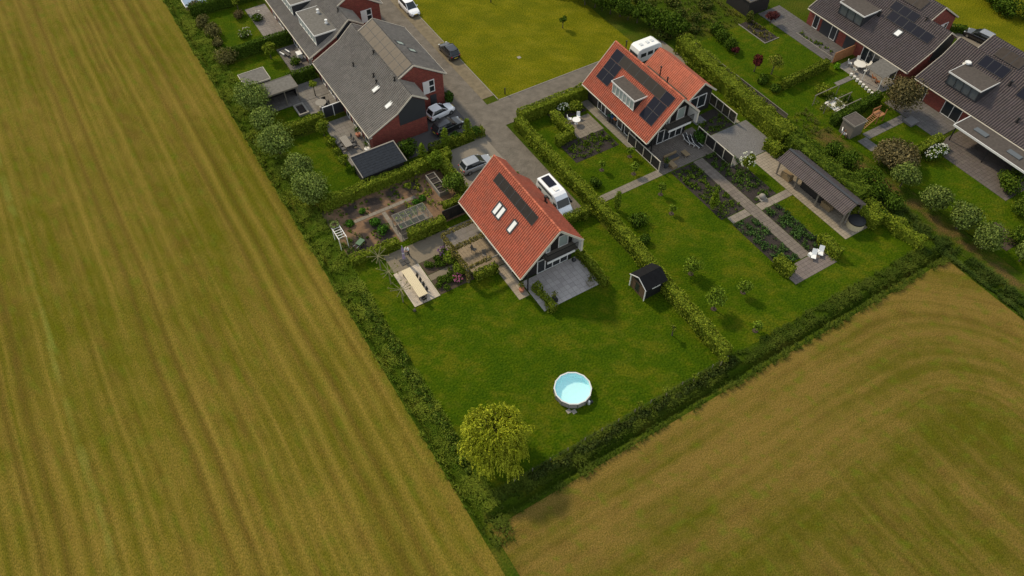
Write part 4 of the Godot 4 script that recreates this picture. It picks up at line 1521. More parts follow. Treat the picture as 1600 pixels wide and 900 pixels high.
func gable_shed_blue() -> void:
	var o := thing("garden_shed", "long garden shed with a ribbed slate-blue metal roof behind the clipped hedge", "shed")
	var w := MB.new()
	w.box(20.0, -0.05, -70.1, 25.3, 1.9, -67.15)
	part(o, "wall", w, M.black_board)
	var r := MB.new()
	r.bar(Vector3(22.68, 2.42, -70.4), Vector3(22.68, 1.98, -66.85), 5.75, 0.07, Vector3(0, 1, 0.12))
	var rf := part(o, "roof", r, M.steelblue_roof)
	var rb := MB.new()
	for i in 9:
		var z := -70.2 + i * 0.4
		var y := lerpf(2.42, 1.98, (z + 70.4) / 3.55) + 0.035
		rb.bar(Vector3(19.82, y, z), Vector3(25.54, y, z), 0.04, 0.03)
	part(rf, "ribs", rb, M.steelblue_roof)
	var t := MB.new()
	t.box(19.7, 2.32, -70.56, 25.66, 2.54, -70.40)
	part(o, "ridge_trim", t, M.stone)
	for x in [19.72, 25.58]:
		var e := MB.new()
		e.bar(Vector3(x + 0.03, 2.46, -70.39), Vector3(x + 0.03, 2.02, -66.83), 0.1, 0.16, Vector3(0, 1, 0.12))
		part(o, "verge_trim", e, M.stone)

func carport() -> void:
	var o := thing("open_barn", "long open-sided timber shelter with a dark corrugated roof beside the lawn", "shelter")
	var zf := -43.1
	var zn := -32.2
	tile_slope(o, Vector3(63.95, 2.3, zf), Vector3(0, 0, zn - zf), Vector3(1.7, 1.0, 0), BA, BB, 0.26, 0.9, 0.06, "corrugated_roof")
	tile_slope(o, Vector3(67.6, 2.15, zf), Vector3(0, 0, zn - zf), Vector3(-1.95, 1.15, 0), BA, BB, 0.26, 0.9, 0.06, "corrugated_roof")
	var dk := MB.new()
	slab_between(dk, Vector2(63.98, 2.28), Vector2(65.65, 3.28), zf, zn, 0.08)
	slab_between(dk, Vector2(65.654, 3.28), Vector2(67.55, 2.16), zf, zn, 0.08)
	part(o, "roof_deck", dk, M.grey_wood)
	var rg := MB.new()
	rg.bar(Vector3(65.65, 3.34, zf), Vector3(65.65, 3.34, zn), 0.34, 0.07)
	part(o, "ridge_cap", rg, M.anthracite)
	shed_posts(o, [Vector2(64.4, zf + 0.25), Vector2(64.4, -39.8), Vector2(64.4, -36.4), Vector2(64.4, zn - 0.2), Vector2(67.1, zf + 0.25), Vector2(67.1, zn - 0.2)], 2.3, M.grey_wood, 0.16)
	var w := MB.new()
	w.box(67.2, -0.05, zf + 0.2, 67.3, 2.2, zn - 0.2)
	part(o, "rear_wall", w, M.black_board)
	var w2 := MB.new()
	w2.box(65.2, -0.05, -39.6, 67.19, 2.4, -36.2)
	part(o, "store_room", w2, M.black_board)
	for q in [[64.5, -41.6, 0.9], [65.0, -35.4, 0.8]]:
		var b := MB.new()
		b.box(q[0], 0.06, q[1] - 0.7, q[0] + 0.7, q[2], q[1] + 0.7)
		one("log_stack", b, M.wood, "low wooden stack stored under the open shelter", "wood stack", "stacks kept under the open shelter")
	var t := thing("hot_tub", "wooden barrel hot tub with a black lid and stove pipe at the shelter end", "hot tub", P(1335, 353))
	for i in 22:
		var a := TAU * i / 22.0
		var s := MB.new()
		s.bar(Vector3(cos(a) * 0.92, 0, sin(a) * 0.92), Vector3(cos(a) * 0.96, 0.9, sin(a) * 0.96), 0.265, 0.06, Vector3(cos(a), 0, sin(a)))
		part(t, "stave", s, M.pale_wood)
	var l := MB.new()
	l.tube(Vector3(0, 0.9, 0), Vector3(0, 1.02, 0), 1.02, 0.98, 24)
	part(t, "lid", l, M.black)
	pipe_flue(t, Vector3(-0.95, 0.5, -0.75), 2.0, 0.07, "steel")

func greenhouse() -> void:
	var o := thing("greenhouse", "glass-roofed greenhouse frame in the kitchen garden", "greenhouse", Vector3(22.0, 0.0, -58.3))
	var x := 2.0
	var z := 1.25
	var h := 1.9
	var f := MB.new()
	for i in 6:
		var xx := -x + 2 * x * i / 5.0
		for s in [-z, z]:
			f.bar(Vector3(xx, 0, s), Vector3(xx, h, s), 0.06, 0.06)
		f.bar(Vector3(xx, h, -z), Vector3(xx, h, z), 0.05, 0.05)
	for s in [-z, z]:
		f.bar(Vector3(-x, h, s), Vector3(x, h, s), 0.07, 0.07)
		f.bar(Vector3(-x, 0.05, s), Vector3(x, 0.05, s), 0.08, 0.1)
		f.bar(Vector3(-x, 0.95, s), Vector3(x, 0.95, s), 0.04, 0.04)
	for s in [-x, x]:
		f.bar(Vector3(s, 0.05, -z), Vector3(s, 0.05, z), 0.08, 0.1)
		for k in 3:
			f.bar(Vector3(s, 0, -z + z * k), Vector3(s, h, -z + z * k), 0.05, 0.05)
	part(o, "frame", f, M.grey_wood)
	for i in 5:
		var g := MB.new()
		var a := -x + 2 * x * i / 5.0 + 0.03
		g.quad(Vector3(a, h + 0.03, z), Vector3(a + 2 * x / 5.0 - 0.06, h + 0.03, z), Vector3(a + 2 * x / 5.0 - 0.06, h + 0.03, -z), Vector3(a, h + 0.03, -z))
		part(o, "roof_pane", g, M.clear_glass)
		for s in [-z, z]:
			var g2 := MB.new()
			g2.quad(Vector3(a, 0.1, s), Vector3(a + 2 * x / 5.0 - 0.06, 0.1, s), Vector3(a + 2 * x / 5.0 - 0.06, h - 0.04, s), Vector3(a, h - 0.04, s))
			part(o, "side_pane", g2, M.clear_glass)
	var c := MB.new()
	c.box(-x + 0.1, 0, -z + 0.1, x - 0.1, 0.05, z - 0.1)
	part(o, "floor", c, M.dark_soil)
	patch("green seedlings growing inside the greenhouse", 20.6, -59.2, 22.3, -57.5, 14, 0.35, Color(0.05, 0.14, 0.02), Color(0.10, 0.22, 0.03), "seedlings", 0.25)

func raised_bed() -> void:
	var o := thing("raised_bed", "long wooden raised bed divided into four soil boxes", "planter", Vector3(27.5, 0, -62.85))
	for s in [-0.55, 0.55]:
		var b := MB.new()
		b.box(s - 0.05, 0, -1.85, s + 0.05, 0.7, 1.85)
		part(o, "side_board", b, M.stone)
	for i in 5:
		var z := -1.82 + 3.64 * i / 4.0
		var b := MB.new()
		b.box(-0.498, 0, z - 0.035, 0.498, 0.69, z + 0.035)
		part(o, "cross_board", b, M.grey_wood)
		if i < 4:
			var s := MB.new()
			s.box(-0.496, 0.0, z + 0.037, 0.496, 0.58, z + 0.87)
			part(o, "soil", s, M.dark_soil)
	var f := cmb()
	for i in 8:
		leaves(f, Vector3(rng.randf_range(-0.4, 0.4), 0.64, rng.randf_range(0.2, 1.7)), Vector3(0.12, 0.1, 0.12), 8, 0.1, DA, HB)
	part(o, "seedlings", f, M.leaf)

func pergola() -> void:
	var o := thing("pergola", "timber pergola standing against the orange-roofed house wall", "pergola", Vector3(25.5, 0, -50.6))
	var xs := [-2.1, 1.9]
	var zs := [-2.8, -0.4, 2.9]
	for z in zs:
		var b := MB.new()
		b.bar(Vector3(xs[0] - 0.2, 2.3, z), Vector3(xs[1] + 0.9, 2.4, z), 0.1, 0.16)
		part(o, "beam", b, M.grey_wood)
		var p := MB.new()
		p.bar(Vector3(xs[0], 0, z), Vector3(xs[0], 2.25, z), 0.12, 0.12)
		part(o, "post", p, M.grey_wood)
	var l := MB.new()
	l.bar(Vector3(xs[0], 2.18, zs[0] - 0.2), Vector3(xs[0], 2.18, zs[2] + 0.2), 0.1, 0.12)
	part(o, "beam", l, M.grey_wood)
	var c := thing("climbing_plant", "olive-green climber trained along the pergola beams", "plant", Vector3(25.5, 0, -50.6))
	var f := cmb()
	var ca := Color(0.11, 0.10, 0.025)
	var cb := Color(0.24, 0.20, 0.06)
	for s in [[Vector3(-2.2, 2.45, -2.8), Vector3(2.2, 2.5, -2.8), 0.28, 420], [Vector3(-2.2, 2.45, -0.4), Vector3(2.2, 2.5, -0.4), 0.36, 640], [Vector3(-2.1, 2.3, -2.8), Vector3(-2.1, 2.3, 2.9), 0.38, 800], [Vector3(-2.0, 2.45, 2.9), Vector3(0.8, 2.5, 2.9), 0.28, 320], [Vector3(-2.1, 0.4, -0.4), Vector3(-2.1, 2.2, -0.4), 0.3, 200], [Vector3(-2.1, 0.4, 2.9), Vector3(-2.1, 2.2, 2.9), 0.3, 200]]:
		for i in s[3]:
			var p: Vector3 = (s[0] as Vector3).lerp(s[1], rng.randf())
			var r: float = s[2] * (0.6 + 0.8 * absf(nz(p.x * 40.0, p.z * 40.0)))
			p += rdir() * r
			f.leaf(p, (rdir() + Vector3.UP * 0.5).normalized(), rdir(), rng.randf_range(0.1, 0.2), tone(ca, cb))
	part(c, "foliage", f, M.leaf)
	var st := MB.new()
	for z in zs:
		st.tube(Vector3(-2.0, -0.03, z + 0.12), Vector3(-2.02, 2.3, z + 0.08), 0.035, 0.025, 6)
	part(c, "stem", st, M.bark)

func _ready() -> void:
	rng.seed = 20240611
	noise.seed = 4
	noise.frequency = 0.05
	noise.fractal_octaves = 3
	# ---------------------------------------------------------------- camera, sky, sun
	var cam := Camera3D.new()
	cam.name = "camera"
	cam.position = Vector3(0, CAM_H, 0)
	cam.rotation = Vector3(deg_to_rad(-51.6887), deg_to_rad(-31.2866), deg_to_rad(-0.1153))
	cam.fov = rad_to_deg(2.0 * atan(450.0 / 1200.0))
	cam.near = 0.5
	cam.far = 1000.0
	add_child(cam)
	cam.current = true
	CB = Basis.from_euler(Vector3(deg_to_rad(-51.6887), deg_to_rad(-31.2866), deg_to_rad(-0.1153)))
	var env := Environment.new()
	env.background_mode = Environment.BG_SKY
	var sk := ProceduralSkyMaterial.new()
	sk.sky_top_color = Color(0.62, 0.66, 0.71)
	sk.sky_horizon_color = Color(0.86, 0.86, 0.84)
	sk.sky_curve = 0.25
	sk.ground_bottom_color = Color(0.16, 0.15, 0.08)
	sk.ground_horizon_color = Color(0.5, 0.5, 0.45)
	sk.sky_energy_multiplier = 1.08
	var sky := Sky.new()
	sky.sky_material = sk
	env.sky = sky
	env.tonemap_mode = Environment.TONE_MAPPER_LINEAR
	env.tonemap_exposure = 1.34
	env.sdfgi_enabled = true
	env.ssao_enabled = true
	env.ssil_enabled = true
	var we := WorldEnvironment.new()
	we.name = "world_environment"
	we.environment = env
	add_child(we)
	var sun := DirectionalLight3D.new()
	sun.name = "sun"
	var az := deg_to_rad(12.0)
	var el := deg_to_rad(40.0)
	var to_sun := Vector3(-sin(az) * cos(el), sin(el), -cos(az) * cos(el))
	add_child(sun)
	sun.look_at_from_position(to_sun * 100.0, Vector3.ZERO, Vector3.UP)
	sun.light_color = Color(1.0, 0.93, 0.80)
	sun.light_energy = 0.84
	sun.light_angular_distance = 5.0
	sun.shadow_enabled = true
	make_materials()
	build_ground()
	build_houses()
	build_hedges()
	build_main_garden()
	build_right_garden()
	build_left_gardens()
	build_far_gardens()
	build_verges()

func build_ground() -> void:
	var gx: Array = steps(-110, 9.6, 8.0) + [10.3, 10.55, 10.85, 11.1, 11.4, 11.7, 12.4] + steps(13.2, 71.0, 1.6) + [71.3, 71.8, 72.2, 72.7, 73.1] + steps(74.0, 124.0, 2.0) + steps(132, 190, 8)
	var gz: Array = steps(-190, -126, 8) + steps(-124, -26, 1.6) + [-25, -24.5, -23.95, -23.65, -23.35, -23.05, -22.75, -22.3, -21.6, -20.5] + steps(-18, 30, 6)
	grid_sheet("ground", gx, gz, 0.0, M.rough, col_rough, true)
	grid_sheet("field", steps(-62, 10.45, 0.26), steps(-150, 16, 1.0), 0.03, M.field_rows, col_left)
	grid_sheet("field", steps(11.5, 71.0, 0.34), steps(-22.45, 16, 0.34), 0.03, M.field, col_right)
	# lawns
	lawn(13.4, -57.0, 40.9, -25.2)
	lawn(42.2, -67.2, 69.4, -25.2)
	lawn(42.5, -150.0, 66.0, -73.35, 0.02, col_green, 0.9)
	lawn(13.8, -114.0, 22.6, -101.8)
	lawn(13.6, -100.0, 20.6, -91.0)
	lawn(14.4, -86.6, 18.1, -82.6)
	lawn(14.0, -80.0, 20.0, -67.0)
	lawn(73.3, -69.5, 89.5, -46.0)
	lawn(76.4, -46.0, 88.0, -14.0, 0.024)
	lawn(109.5, -80.0, 150.0, -20.0, 0.02, col_green, 1.5)
	# road, lane and forecourts
	rect_sheet("road", 35.6, -150, 40.6, -50.1, 0.03, M.asphalt)
	rect_sheet("lane", 40.6, -73.2, 61.5, -68.3, 0.034, M.asphalt)
	rect_sheet("parking_strip", 40.6, -150, 42.4, -74.5, 0.036, M.verge_sand)
	rect_sheet("driveway", 29.6, -67.7, 37.0, -56.6, 0.042, M.brickpave)
	rect_sheet("driveway", 26.8, -77.0, 36.6, -69.0, 0.046, M.darkpave)
	rect_sheet("driveway", 61.5, -73.0, 70.0, -66.4, 0.034, M.brickpave)
	rect_sheet("driveway", 107.2, -60.0, 109.5, -30.0, 0.034, M.brickpave)
	kerb(42.4, -130, 42.5, -73.4, M.stone, 0.07)
	kerb(42.5, -73.3, 61.5, -73.2, M.stone, 0.07)
	# main garden floors
	grid_sheet("kitchen_garden", steps(13.6, 29.6, 0.2), steps(-66.2, -57.0, 0.2), 0.03, M.earth, col_kitchen)
	var pa := Color(0.26, 0.22, 0.17)
	var pb := Color(0.20, 0.17, 0.135)
	paving("garden_path", 16.2, -62.9, 24.4, -62.4, 0.5, 0.5, pa, pb, 0.055)
	paving("garden_path", 19.75, -62.3, 20.25, -56.9, 0.5, 0.5, pa, pb, 0.055)
	rect_sheet("gravel_yard", 17.0, -56.0, 28.6, -53.0, 0.034, M.gravel)
	rect_sheet("gravel_yard", 20.0, -50.9, 24.6, -50.05, 0.034, M.gravel)
	paving("patio", 24.6, -55.6, 28.2, -53.0, 0.6, 0.6, Color(0.24, 0.21, 0.19), Color(0.19, 0.17, 0.15), 0.05)
	paving("patio", 24.4, -52.95, 28.2, -48.0, 0.4, 0.2, Color(0.38, 0.29, 0.19), Color(0.30, 0.23, 0.15), 0.05)
	paving("garden_path", 26.9, -47.9, 28.2, -42.7, 0.65, 0.65, Color(0.40, 0.33, 0.25), Color(0.33, 0.27, 0.20), 0.05)
	paving("terrace", 28.35, -44.7, 35.7, -40.0, 0.6, 0.6, Color(0.50, 0.455, 0.43), Color(0.42, 0.38, 0.36), 0.06)
	paving("deck", 16.8, -53.0, 19.9, -47.7, 0.14, 2.65, Color(0.60, 0.51, 0.41), Color(0.52, 0.44, 0.35), 0.09, 0.012)
	for q in [[20.0, -52.95, 24.3, -50.95], [19.98, -50.0, 24.3, -47.8]]:
		rect_sheet("soil_bed", q[0], q[1], q[2], q[3], 0.04, M.soil)
	# right garden floors
	paving("patio", 47.2, -64.6, 51.2, -61.0, 0.5, 0.5, Color(0.24, 0.20, 0.155), Color(0.20, 0.165, 0.13), 0.05)
	paving("garden_path", 51.6, -67.0, 52.8, -56.0, 0.6, 0.6, Color(0.27, 0.235, 0.19), Color(0.21, 0.18, 0.15), 0.05)
	paving("terrace", 52.35, -55.2, 61.2, -50.0, 0.3, 0.3, Color(0.21, 0.175, 0.145), Color(0.16, 0.13, 0.108), 0.05)
	paving("garden_path", 42.9, -51.1, 52.3, -50.0, 0.55, 0.55, Color(0.25, 0.215, 0.17), Color(0.17, 0.14, 0.11), 0.05)
	paving("garden_path", 57.0, -49.9, 58.5, -31.1, 0.5, 0.5, Color(0.20, 0.165, 0.135), Color(0.15, 0.12, 0.10), 0.05)
	paving("garden_path", 53.9, -31.0, 60.2, -28.7, 0.5, 0.5, Color(0.21, 0.17, 0.15), Color(0.15, 0.12, 0.11), 0.05)
	paving("garden_path", 58.55, -40.2, 63.5, -39.1, 0.55, 0.55, Color(0.30, 0.25, 0.20), Color(0.21, 0.175, 0.14), 0.05)
	paving("garden_path", 54.2, -40.3, 56.95, -39.2, 0.55, 0.55, Color(0.28, 0.235, 0.19), Color(0.20, 0.165, 0.13), 0.05)
	paving("parking_place", 60.7, -52.6, 68.2, -46.7, 0.2, 0.1, Color(0.20, 0.19, 0.185), Color(0.17, 0.16, 0.155), 0.05, 0.008)
	paving("shelter_floor", 63.55, -46.6, 67.2, -30.6, 0.4, 0.4, Color(0.36, 0.30, 0.225), Color(0.29, 0.24, 0.18), 0.045)
	for q in [[53.4, -49.8, 56.95, -40.4], [58.55, -49.9, 62.0, -40.3], [54.0, -39.1, 56.95, -31.3], [58.55, -39.0, 60.9, -31.2], [44.4, -61.2, 51.0, -57.4], [62.0, -56.6, 66.2, -52.7], [46.4, -67.2, 51.4, -65.2]]:
		rect_sheet("soil_bed", q[0], q[1], q[2], q[3], 0.04, M.dark_soil)
	paving("house_path", 66.6, -66.0, 67.3, -52.7, 0.5, 0.5, Color(0.30, 0.27, 0.19), Color(0.24, 0.21, 0.15), 0.05)
	# gardens of the dark-roofed houses
	paving("patio", 20.4, -112.4, 23.6, -103.4, 0.5, 0.5, Color(0.24, 0.21, 0.19), Color(0.20, 0.175, 0.16), 0.05)
	paving("patio", 20.8, -100.0, 23.6, -92.4, 0.5, 0.5, Color(0.15, 0.13, 0.115), Color(0.12, 0.10, 0.09), 0.05)
	paving("patio", 14.0, -90.6, 23.6, -86.7, 0.6, 0.6, Color(0.21, 0.19, 0.17), Color(0.17, 0.155, 0.14), 0.05)
	paving("patio", 19.5, -86.65, 23.6, -82.2, 0.6, 0.6, Color(0.23, 0.205, 0.18), Color(0.19, 0.17, 0.15), 0.05)
	paving("patio", 20.1, -81.0, 23.6, -71.4, 0.6, 0.6, Color(0.22, 0.195, 0.17), Color(0.18, 0.16, 0.14), 0.05)
	paving("patio", 86.8, -70.5, 91.2, -55.8, 0.5, 0.5, Color(0.12, 0.11, 0.105), Color(0.095, 0.085, 0.08), 0.05)
	paving("patio", 87.3, -54.8, 91.2, -47.3, 0.6, 0.6, Color(0.30, 0.27, 0.24), Color(0.25, 0.225, 0.20), 0.05)
	paving("patio", 86.6, -45.6, 91.2, -37.0, 0.5, 0.5, Color(0.16, 0.145, 0.135), Color(0.125, 0.11, 0.10), 0.05)
	paving("garden_path", 79.2, -42.6, 86.5, -41.4, 0.55, 0.6, Color(0.18, 0.165, 0.155), Color(0.14, 0.125, 0.12), 0.05)
	paving("garden_path", 77.6, -41.9, 79.1, -39.6, 0.5, 0.5, Color(0.18, 0.165, 0.155), Color(0.14, 0.125, 0.12), 0.05)
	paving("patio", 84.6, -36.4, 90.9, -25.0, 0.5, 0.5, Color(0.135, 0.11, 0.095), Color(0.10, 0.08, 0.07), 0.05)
	grid_sheet("dirt_path", steps(73.0, 76.3, 0.3), steps(-46.0, -10.0, 0.5), 0.016, M.rough, col_path)

func col_kitchen(x: float, z: float) -> Color:
	# dug beds of dark soil in bark chips, with weedy rims
	var chips := Color(0.26, 0.150, 0.080)
	var soil := Color(0.050, 0.034, 0.024)
	var weed := Color(0.065, 0.090, 0.014)
	var n := nz(x * 16.0, z * 16.0) * 0.5 + nz(x * 40.0, z * 40.0) * 0.35
	var k := chips.lerp(soil, clampf(0.12 + n * 0.9, 0, 0.5))
	var best := -9.0
	for q in [[16.0, -65.6, 17.8, -63.0], [18.7, -65.5, 20.6, -62.9], [21.4, -65.6, 23.2, -63.0], [23.8, -65.5, 26.0, -63.0], [17.1, -62.2, 19.7, -60.0], [14.6, -60.5, 17.0, -57.9], [17.5, -59.8, 19.6, -57.5], [20.4, -62.3, 23.7, -60.0]]:
		best = maxf(best, minf(minf(x - q[0], q[2] - x), minf(z - q[1], q[3] - z)))
	k = k.lerp(soil, clampf((best + n * 0.6) * 3.5 + 0.2, 0, 1))
	return k.lerp(weed, clampf((14.9 - x) * 0.6 + n * 1.6 - 0.1, 0, 0.9))

func build_houses() -> void:
	var a := barn_house(32.15, -56.75, -43.2, -54.2, "black timber house with orange tiled roof and a row of dark solar panels")
	for i in 7:
		solar_panel(a, Vector3(30.78, 6.13, -54.5 + i * 1.157), Vector3(0, 0, 1.157), Vector3(0.84, 0.84, 0), M.solar_dark)
	for q in [-51.92, -51.14, -48.75]:
		skylight(a, Vector3(29.02, 4.37, q), Vector3(0, 0, 0.70), Vector3(1.06, 1.06, 0), M.blind)
	pipe_flue(a, Vector3(34.18, 5.5, -49.15), 0.9, 0.13)
	settle(a, Vector3(32.15, 0, -50.0))
	var b := barn_house(56.75, -67.35, -53.35, 0.0, "black timber house with orange tiled roof, a flat dormer and many solar panels")
	for i in 7:
		solar_panel(b, Vector3(55.42, 6.17, -66.3 + i * 1.71), Vector3(0, 0, 1.71), Vector3(0.96, 0.96, 0), M.solar if i in [0, 6] else M.solar_dark)
	for q in [-66.2, -56.95]:
		for r in 2:
			for s in 2:
				solar_panel(b, Vector3(53.3 + r * 1.05, 4.05 + r * 1.05, q + s * 1.25), Vector3(0, 0, 1.25), Vector3(1.03, 1.03, 0), M.solar)
	dormer(b, 52.95, 55.2, -62.75, -57.85, 5.75, 4.0, 6, "black_board", "dark_felt")
	pipe_flue(b, Vector3(57.4, 6.9, -65.9), 1.2, 0.07)
	pipe_flue(b, Vector3(59.0, 5.3, -60.5), 1.6, 0.08)
	settle(b, Vector3(56.75, 0, -60.4))
	# annex of the second house
	var x := thing("annex", "low black annex with an orange tiled gable roof next to the caravan", "building")
	var w := MB.new()
	w.extrude([Vector2(61.8, -0.1), Vector2(65.6, -0.1), Vector2(65.6, 3.0), Vector2(63.72, 4.55), Vector2(61.8, 3.0)], -66.1, -57.2)
	part(x, "wall", w, M.black_board)
	var dk := MB.new()
	slab_between(dk, Vector2(61.45, 2.95), Vector2(63.72, 4.8), -66.3, -56.9, 0.14)
	slab_between(dk, Vector2(63.724, 4.8), Vector2(66.0, 2.95), -66.3, -56.9, 0.14)
	part(x, "roof_deck", dk, M.grey_wood)
	tile_slope(x, Vector3(61.4, 2.91, -66.3), Vector3(0, 0, 9.4), Vector3(2.32, 1.89, 0), OA, OB, 0.3, 0.37, 0.055)
	tile_slope(x, Vector3(66.05, 2.91, -66.3), Vector3(0, 0, 9.4), Vector3(-2.33, 1.89, 0), OA, OB, 0.3, 0.37, 0.055)
	for s in [[61.4, 63.72], [66.05, 63.72]]:
		var vb := MB.new()
		vb.bar(Vector3(s[0], 2.93, -56.87), Vector3(s[1], 4.84, -56.87), 0.05, 0.22, Vector3(0, 1, 0))
		part(x, "verge_board", vb, M.cream)
	wall_window(x, Vector3(63.35, 0.9, -57.19), Vector3.RIGHT, 2.7, 1.9, M.white, M.glass, 2, "window", 0.1)
	var lk := MB.new()
	lk.box(59.9, -0.1, -65.4, 61.78, 3.0, -57.6)
	var lp := part(x, "link_wall", lk, M.black_board)
	var lr := MB.new()
	lr.box(59.72, 3.005, -65.6, 61.5, 3.12, -57.4)
	part(lp, "flat_roof", lr, M.mud)
	pipe_flue(x, Vector3(60.6, 3.1, -60.6), 1.5, 0.08)
	settle(x, Vector3(63.7, 0, -61.6))
	# dark roofed houses on the left
	var d1 := duo_house(23.3, -72.4, -90.6, -76.2, -88.4, GA, GB, "red brick house with grey tiled roofs and a wide brownish solar array")
	for r in 2:
		for i in 8:
			solar_panel(d1, Vector3(29.75 + r * 1.08, 6.5 + r * 0.576, -88.1 + i * 1.46), Vector3(0, 0, 1.46), Vector3(1.06, 0.565, 0), M.solar_brown)
	for z in [-78.7, -74.9]:
		skylight(d1, Vector3(26.75, 4.26, z), Vector3(0, 0, 0.8), Vector3(1.15, 0.55, 0), M.blind)
	for q in [[36.3 - 3.0, -82.6], [36.3 - 2.0, -81.2]]:
		var yy: float = 7.65 - (q[0] - 31.9) * 0.648
		skylight(d1, Vector3(q[0], yy, q[1]), Vector3(0, 0, 0.8), Vector3(-0.9, 0.583, 0), M.pale_glass)
	for q in [[26.9, -84.6], [27.9, -80.2], [27.7, -79.0], [29.4, -83.0], [29.3, -76.6]]:
		var y: float = 2.6 + (q[0] - 23.3) * 0.48 if q[0] < 27.4 else 4.57 + (q[0] - 27.4) * 0.836
		pipe_flue(d1, Vector3(q[0], y, q[1]), 0.55, 0.1)
	for q in [[-88.6, 1.0], [-86.0, 2.4], [-83.4, 1.2], [-80.4, 1.0], [-77.5, 2.6], [-74.4, 1.2]]:
		wall_window(d1, Vector3(23.64, 0.15, q[0]), Vector3(0, 0, 1), q[1], 1.95, M.white, M.glass, 2 if q[1] > 2 else 1, "glass_door")
	front_window(d1, 23.3, -76.35)
	settle(d1, Vector3(29.8, 0, -81.5))
	var d0 := duo_house(23.3, -91.7, -110.0, -95.5, -108.0, GA, GB, "red brick house with grey tiled roofs and two flat white-edged dormers")
	dormer(d0, 24.7, 28.2, -99.3, -92.5, 5.15, 3.4, 6, "anthracite", "felt")
	dormer(d0, 24.7, 28.2, -107.6, -101.3, 5.15, 3.4, 6, "anthracite", "felt")
	for z in [-97.6, -94.6]:
		pipe_flue(d0, Vector3(27.4, 5.15, z), 0.4, 0.14, "plastic_white", "roof_ventilator")
	pipe_flue(d0, Vector3(28.9, 5.8, -99.5), 0.7, 0.1)
	pipe_flue(d0, Vector3(29.4, 6.2, -94.6), 0.6, 0.1)
	for q in [[-107.8, 1.0], [-105.0, 2.4], [-101.6, 1.2], [-98.6, 2.4], [-96.0, 1.0], [-93.4, 1.2]]:
		wall_window(d0, Vector3(23.64, 0.15, q[0]), Vector3(0, 0, 1), q[1], 1.95, M.white, M.glass, 2 if q[1] > 2 else 1, "glass_door")
	front_window(d0, 23.3, -95.65)
	settle(d0, Vector3(29.8, 0, -101))
	# dark roofed houses on the right
	var c1 := duo_house(90.9, -46.6, -65.0, -50.0, -63.0, BA, BB, "red brick house with dark ribbed roof, navy solar panels and a flat dormer")
	dormer(c1, 92.2, 95.9, -61.2, -56.6, 5.15, 3.4, 3, "anthracite", "dark_felt", "dark_pane", "anthracite")
	for i in 5:
		solar_panel(c1, Vector3(95.15, 4.7, -55.2 + i * 1.45), Vector3(0, 0, 1.45), Vector3(1.0, 0.836, 0), M.solar)
	for i in 3:
		solar_panel(c1, Vector3(96.2, 5.57, -55.9 + i * 1.45), Vector3(0, 0, 1.45), Vector3(0.95, 0.79, 0), M.solar)
		solar_panel(c1, Vector3(97.6, 6.65, -56.6 + i * 1.45), Vector3(0, 0, 1.45), Vector3(1.5, 0.8, 0), M.solar_mid)
	skylight(c1, Vector3(93.9, 4.04, -52.6), Vector3(0, 0, 0.9), Vector3(0.95, 0.456, 0), M.blind)
	pipe_flue(c1, Vector3(95.0, 4.6, -56.3), 0.6, 0.12)
	pipe_flue(c1, Vector3(97.0, 6.2, -50.6), 0.5, 0.1)
	for q in [[-63.2, 0.9, 1], [-59.8, 1.0, 1], [-52.8, 3.0, 3], [-49.0, 1.6, 2]]:
		wall_window(c1, Vector3(91.24, 0.15, q[0]), Vector3(0, 0, 1), q[1], 2.0, M.white, M.glass, q[2], "glass_door")
	for q in [[-62.2, -59.0], [-57.6, -55.9]]:
		var rb := MB.new()
		rb.box(91.2, 0.02, q[0], 91.245, 2.25, q[1])
		part(c1, "dark_panel", rb, M.anthracite)
	front_window(c1, 90.9, -50.15)
	settle(c1, Vector3(97.4, 0, -55.8))
	var c2 := duo_house(90.9, -25.0, -45.3, -27.0, -42.5, BA, BB, "red brick house with dark ribbed roof, white-edged dormer and a flat veranda roof")
	dormer(c2, 92.0, 95.7, -42.1, -37.1, 5.15, 3.4, 4, "anthracite", "dark_felt", "dark_pane", "anthracite")
	for i in 3:
		solar_panel(c2, Vector3(96.0, 5.4, -41.0 + i * 1.25), Vector3(0, 0, 1.25), Vector3(1.15, 0.96, 0), M.solar)
		solar_panel(c2, Vector3(97.5, 6.6, -40.4 + i * 1.25), Vector3(0, 0, 1.25), Vector3(1.4, 0.75, 0), M.solar_mid)
	for i in 3:
		solar_panel(c2, Vector3(95.4, 4.9, -34.5 + i * 1.45), Vector3(0, 0, 1.45), Vector3(1.5, 1.25, 0), M.solar)
	pipe_flue(c2, Vector3(95.4, 5.0, -41.9), 0.35, 0.28, "plastic_white", "roof_ventilator")
	pipe_flue(c2, Vector3(95.9, 5.3, -36.0), 0.6, 0.12)
	pipe_flue(c2, Vector3(93.0, 3.6, -31.8), 0.6, 0.12)
	for q in [[-43.6, 0.95, 1], [-38.9, 2.6, 2], [-33.0, 2.4, 2], [-29.0, 2.4, 2]]:
		wall_window(c2, Vector3(91.24, 0.15, q[0]), Vector3(0, 0, 1), q[1], 2.0, M.white, M.glass, q[2], "glass_door")
	var vr := MB.new()
	vr.box(87.55, 2.36, -36.15, 90.86, 2.5, -25.3)
	var vp := part(c2, "veranda_roof", vr, M.dark_felt)
	var vt := MB.new()
	vt.box(87.45, 2.3, -36.25, 87.545, 2.56, -25.2)
	vt.box(87.55, 2.3, -36.25, 90.8, 2.56, -36.16)
	part(vp, "roof_trim", vt, M.white)
	for z in [-33.4, -28.6]:
		var sg := MB.new()
		sg.box(88.7, 2.502, z - 0.9, 89.5, 2.62, z + 0.9)
		part(vp, "roof_light", sg, M.dark_pane)
	shed_posts(c2, [Vector2(87.8, -35.9), Vector2(87.8, -31.0), Vector2(87.8, -26.0)], 2.35, M.black, 0.12)
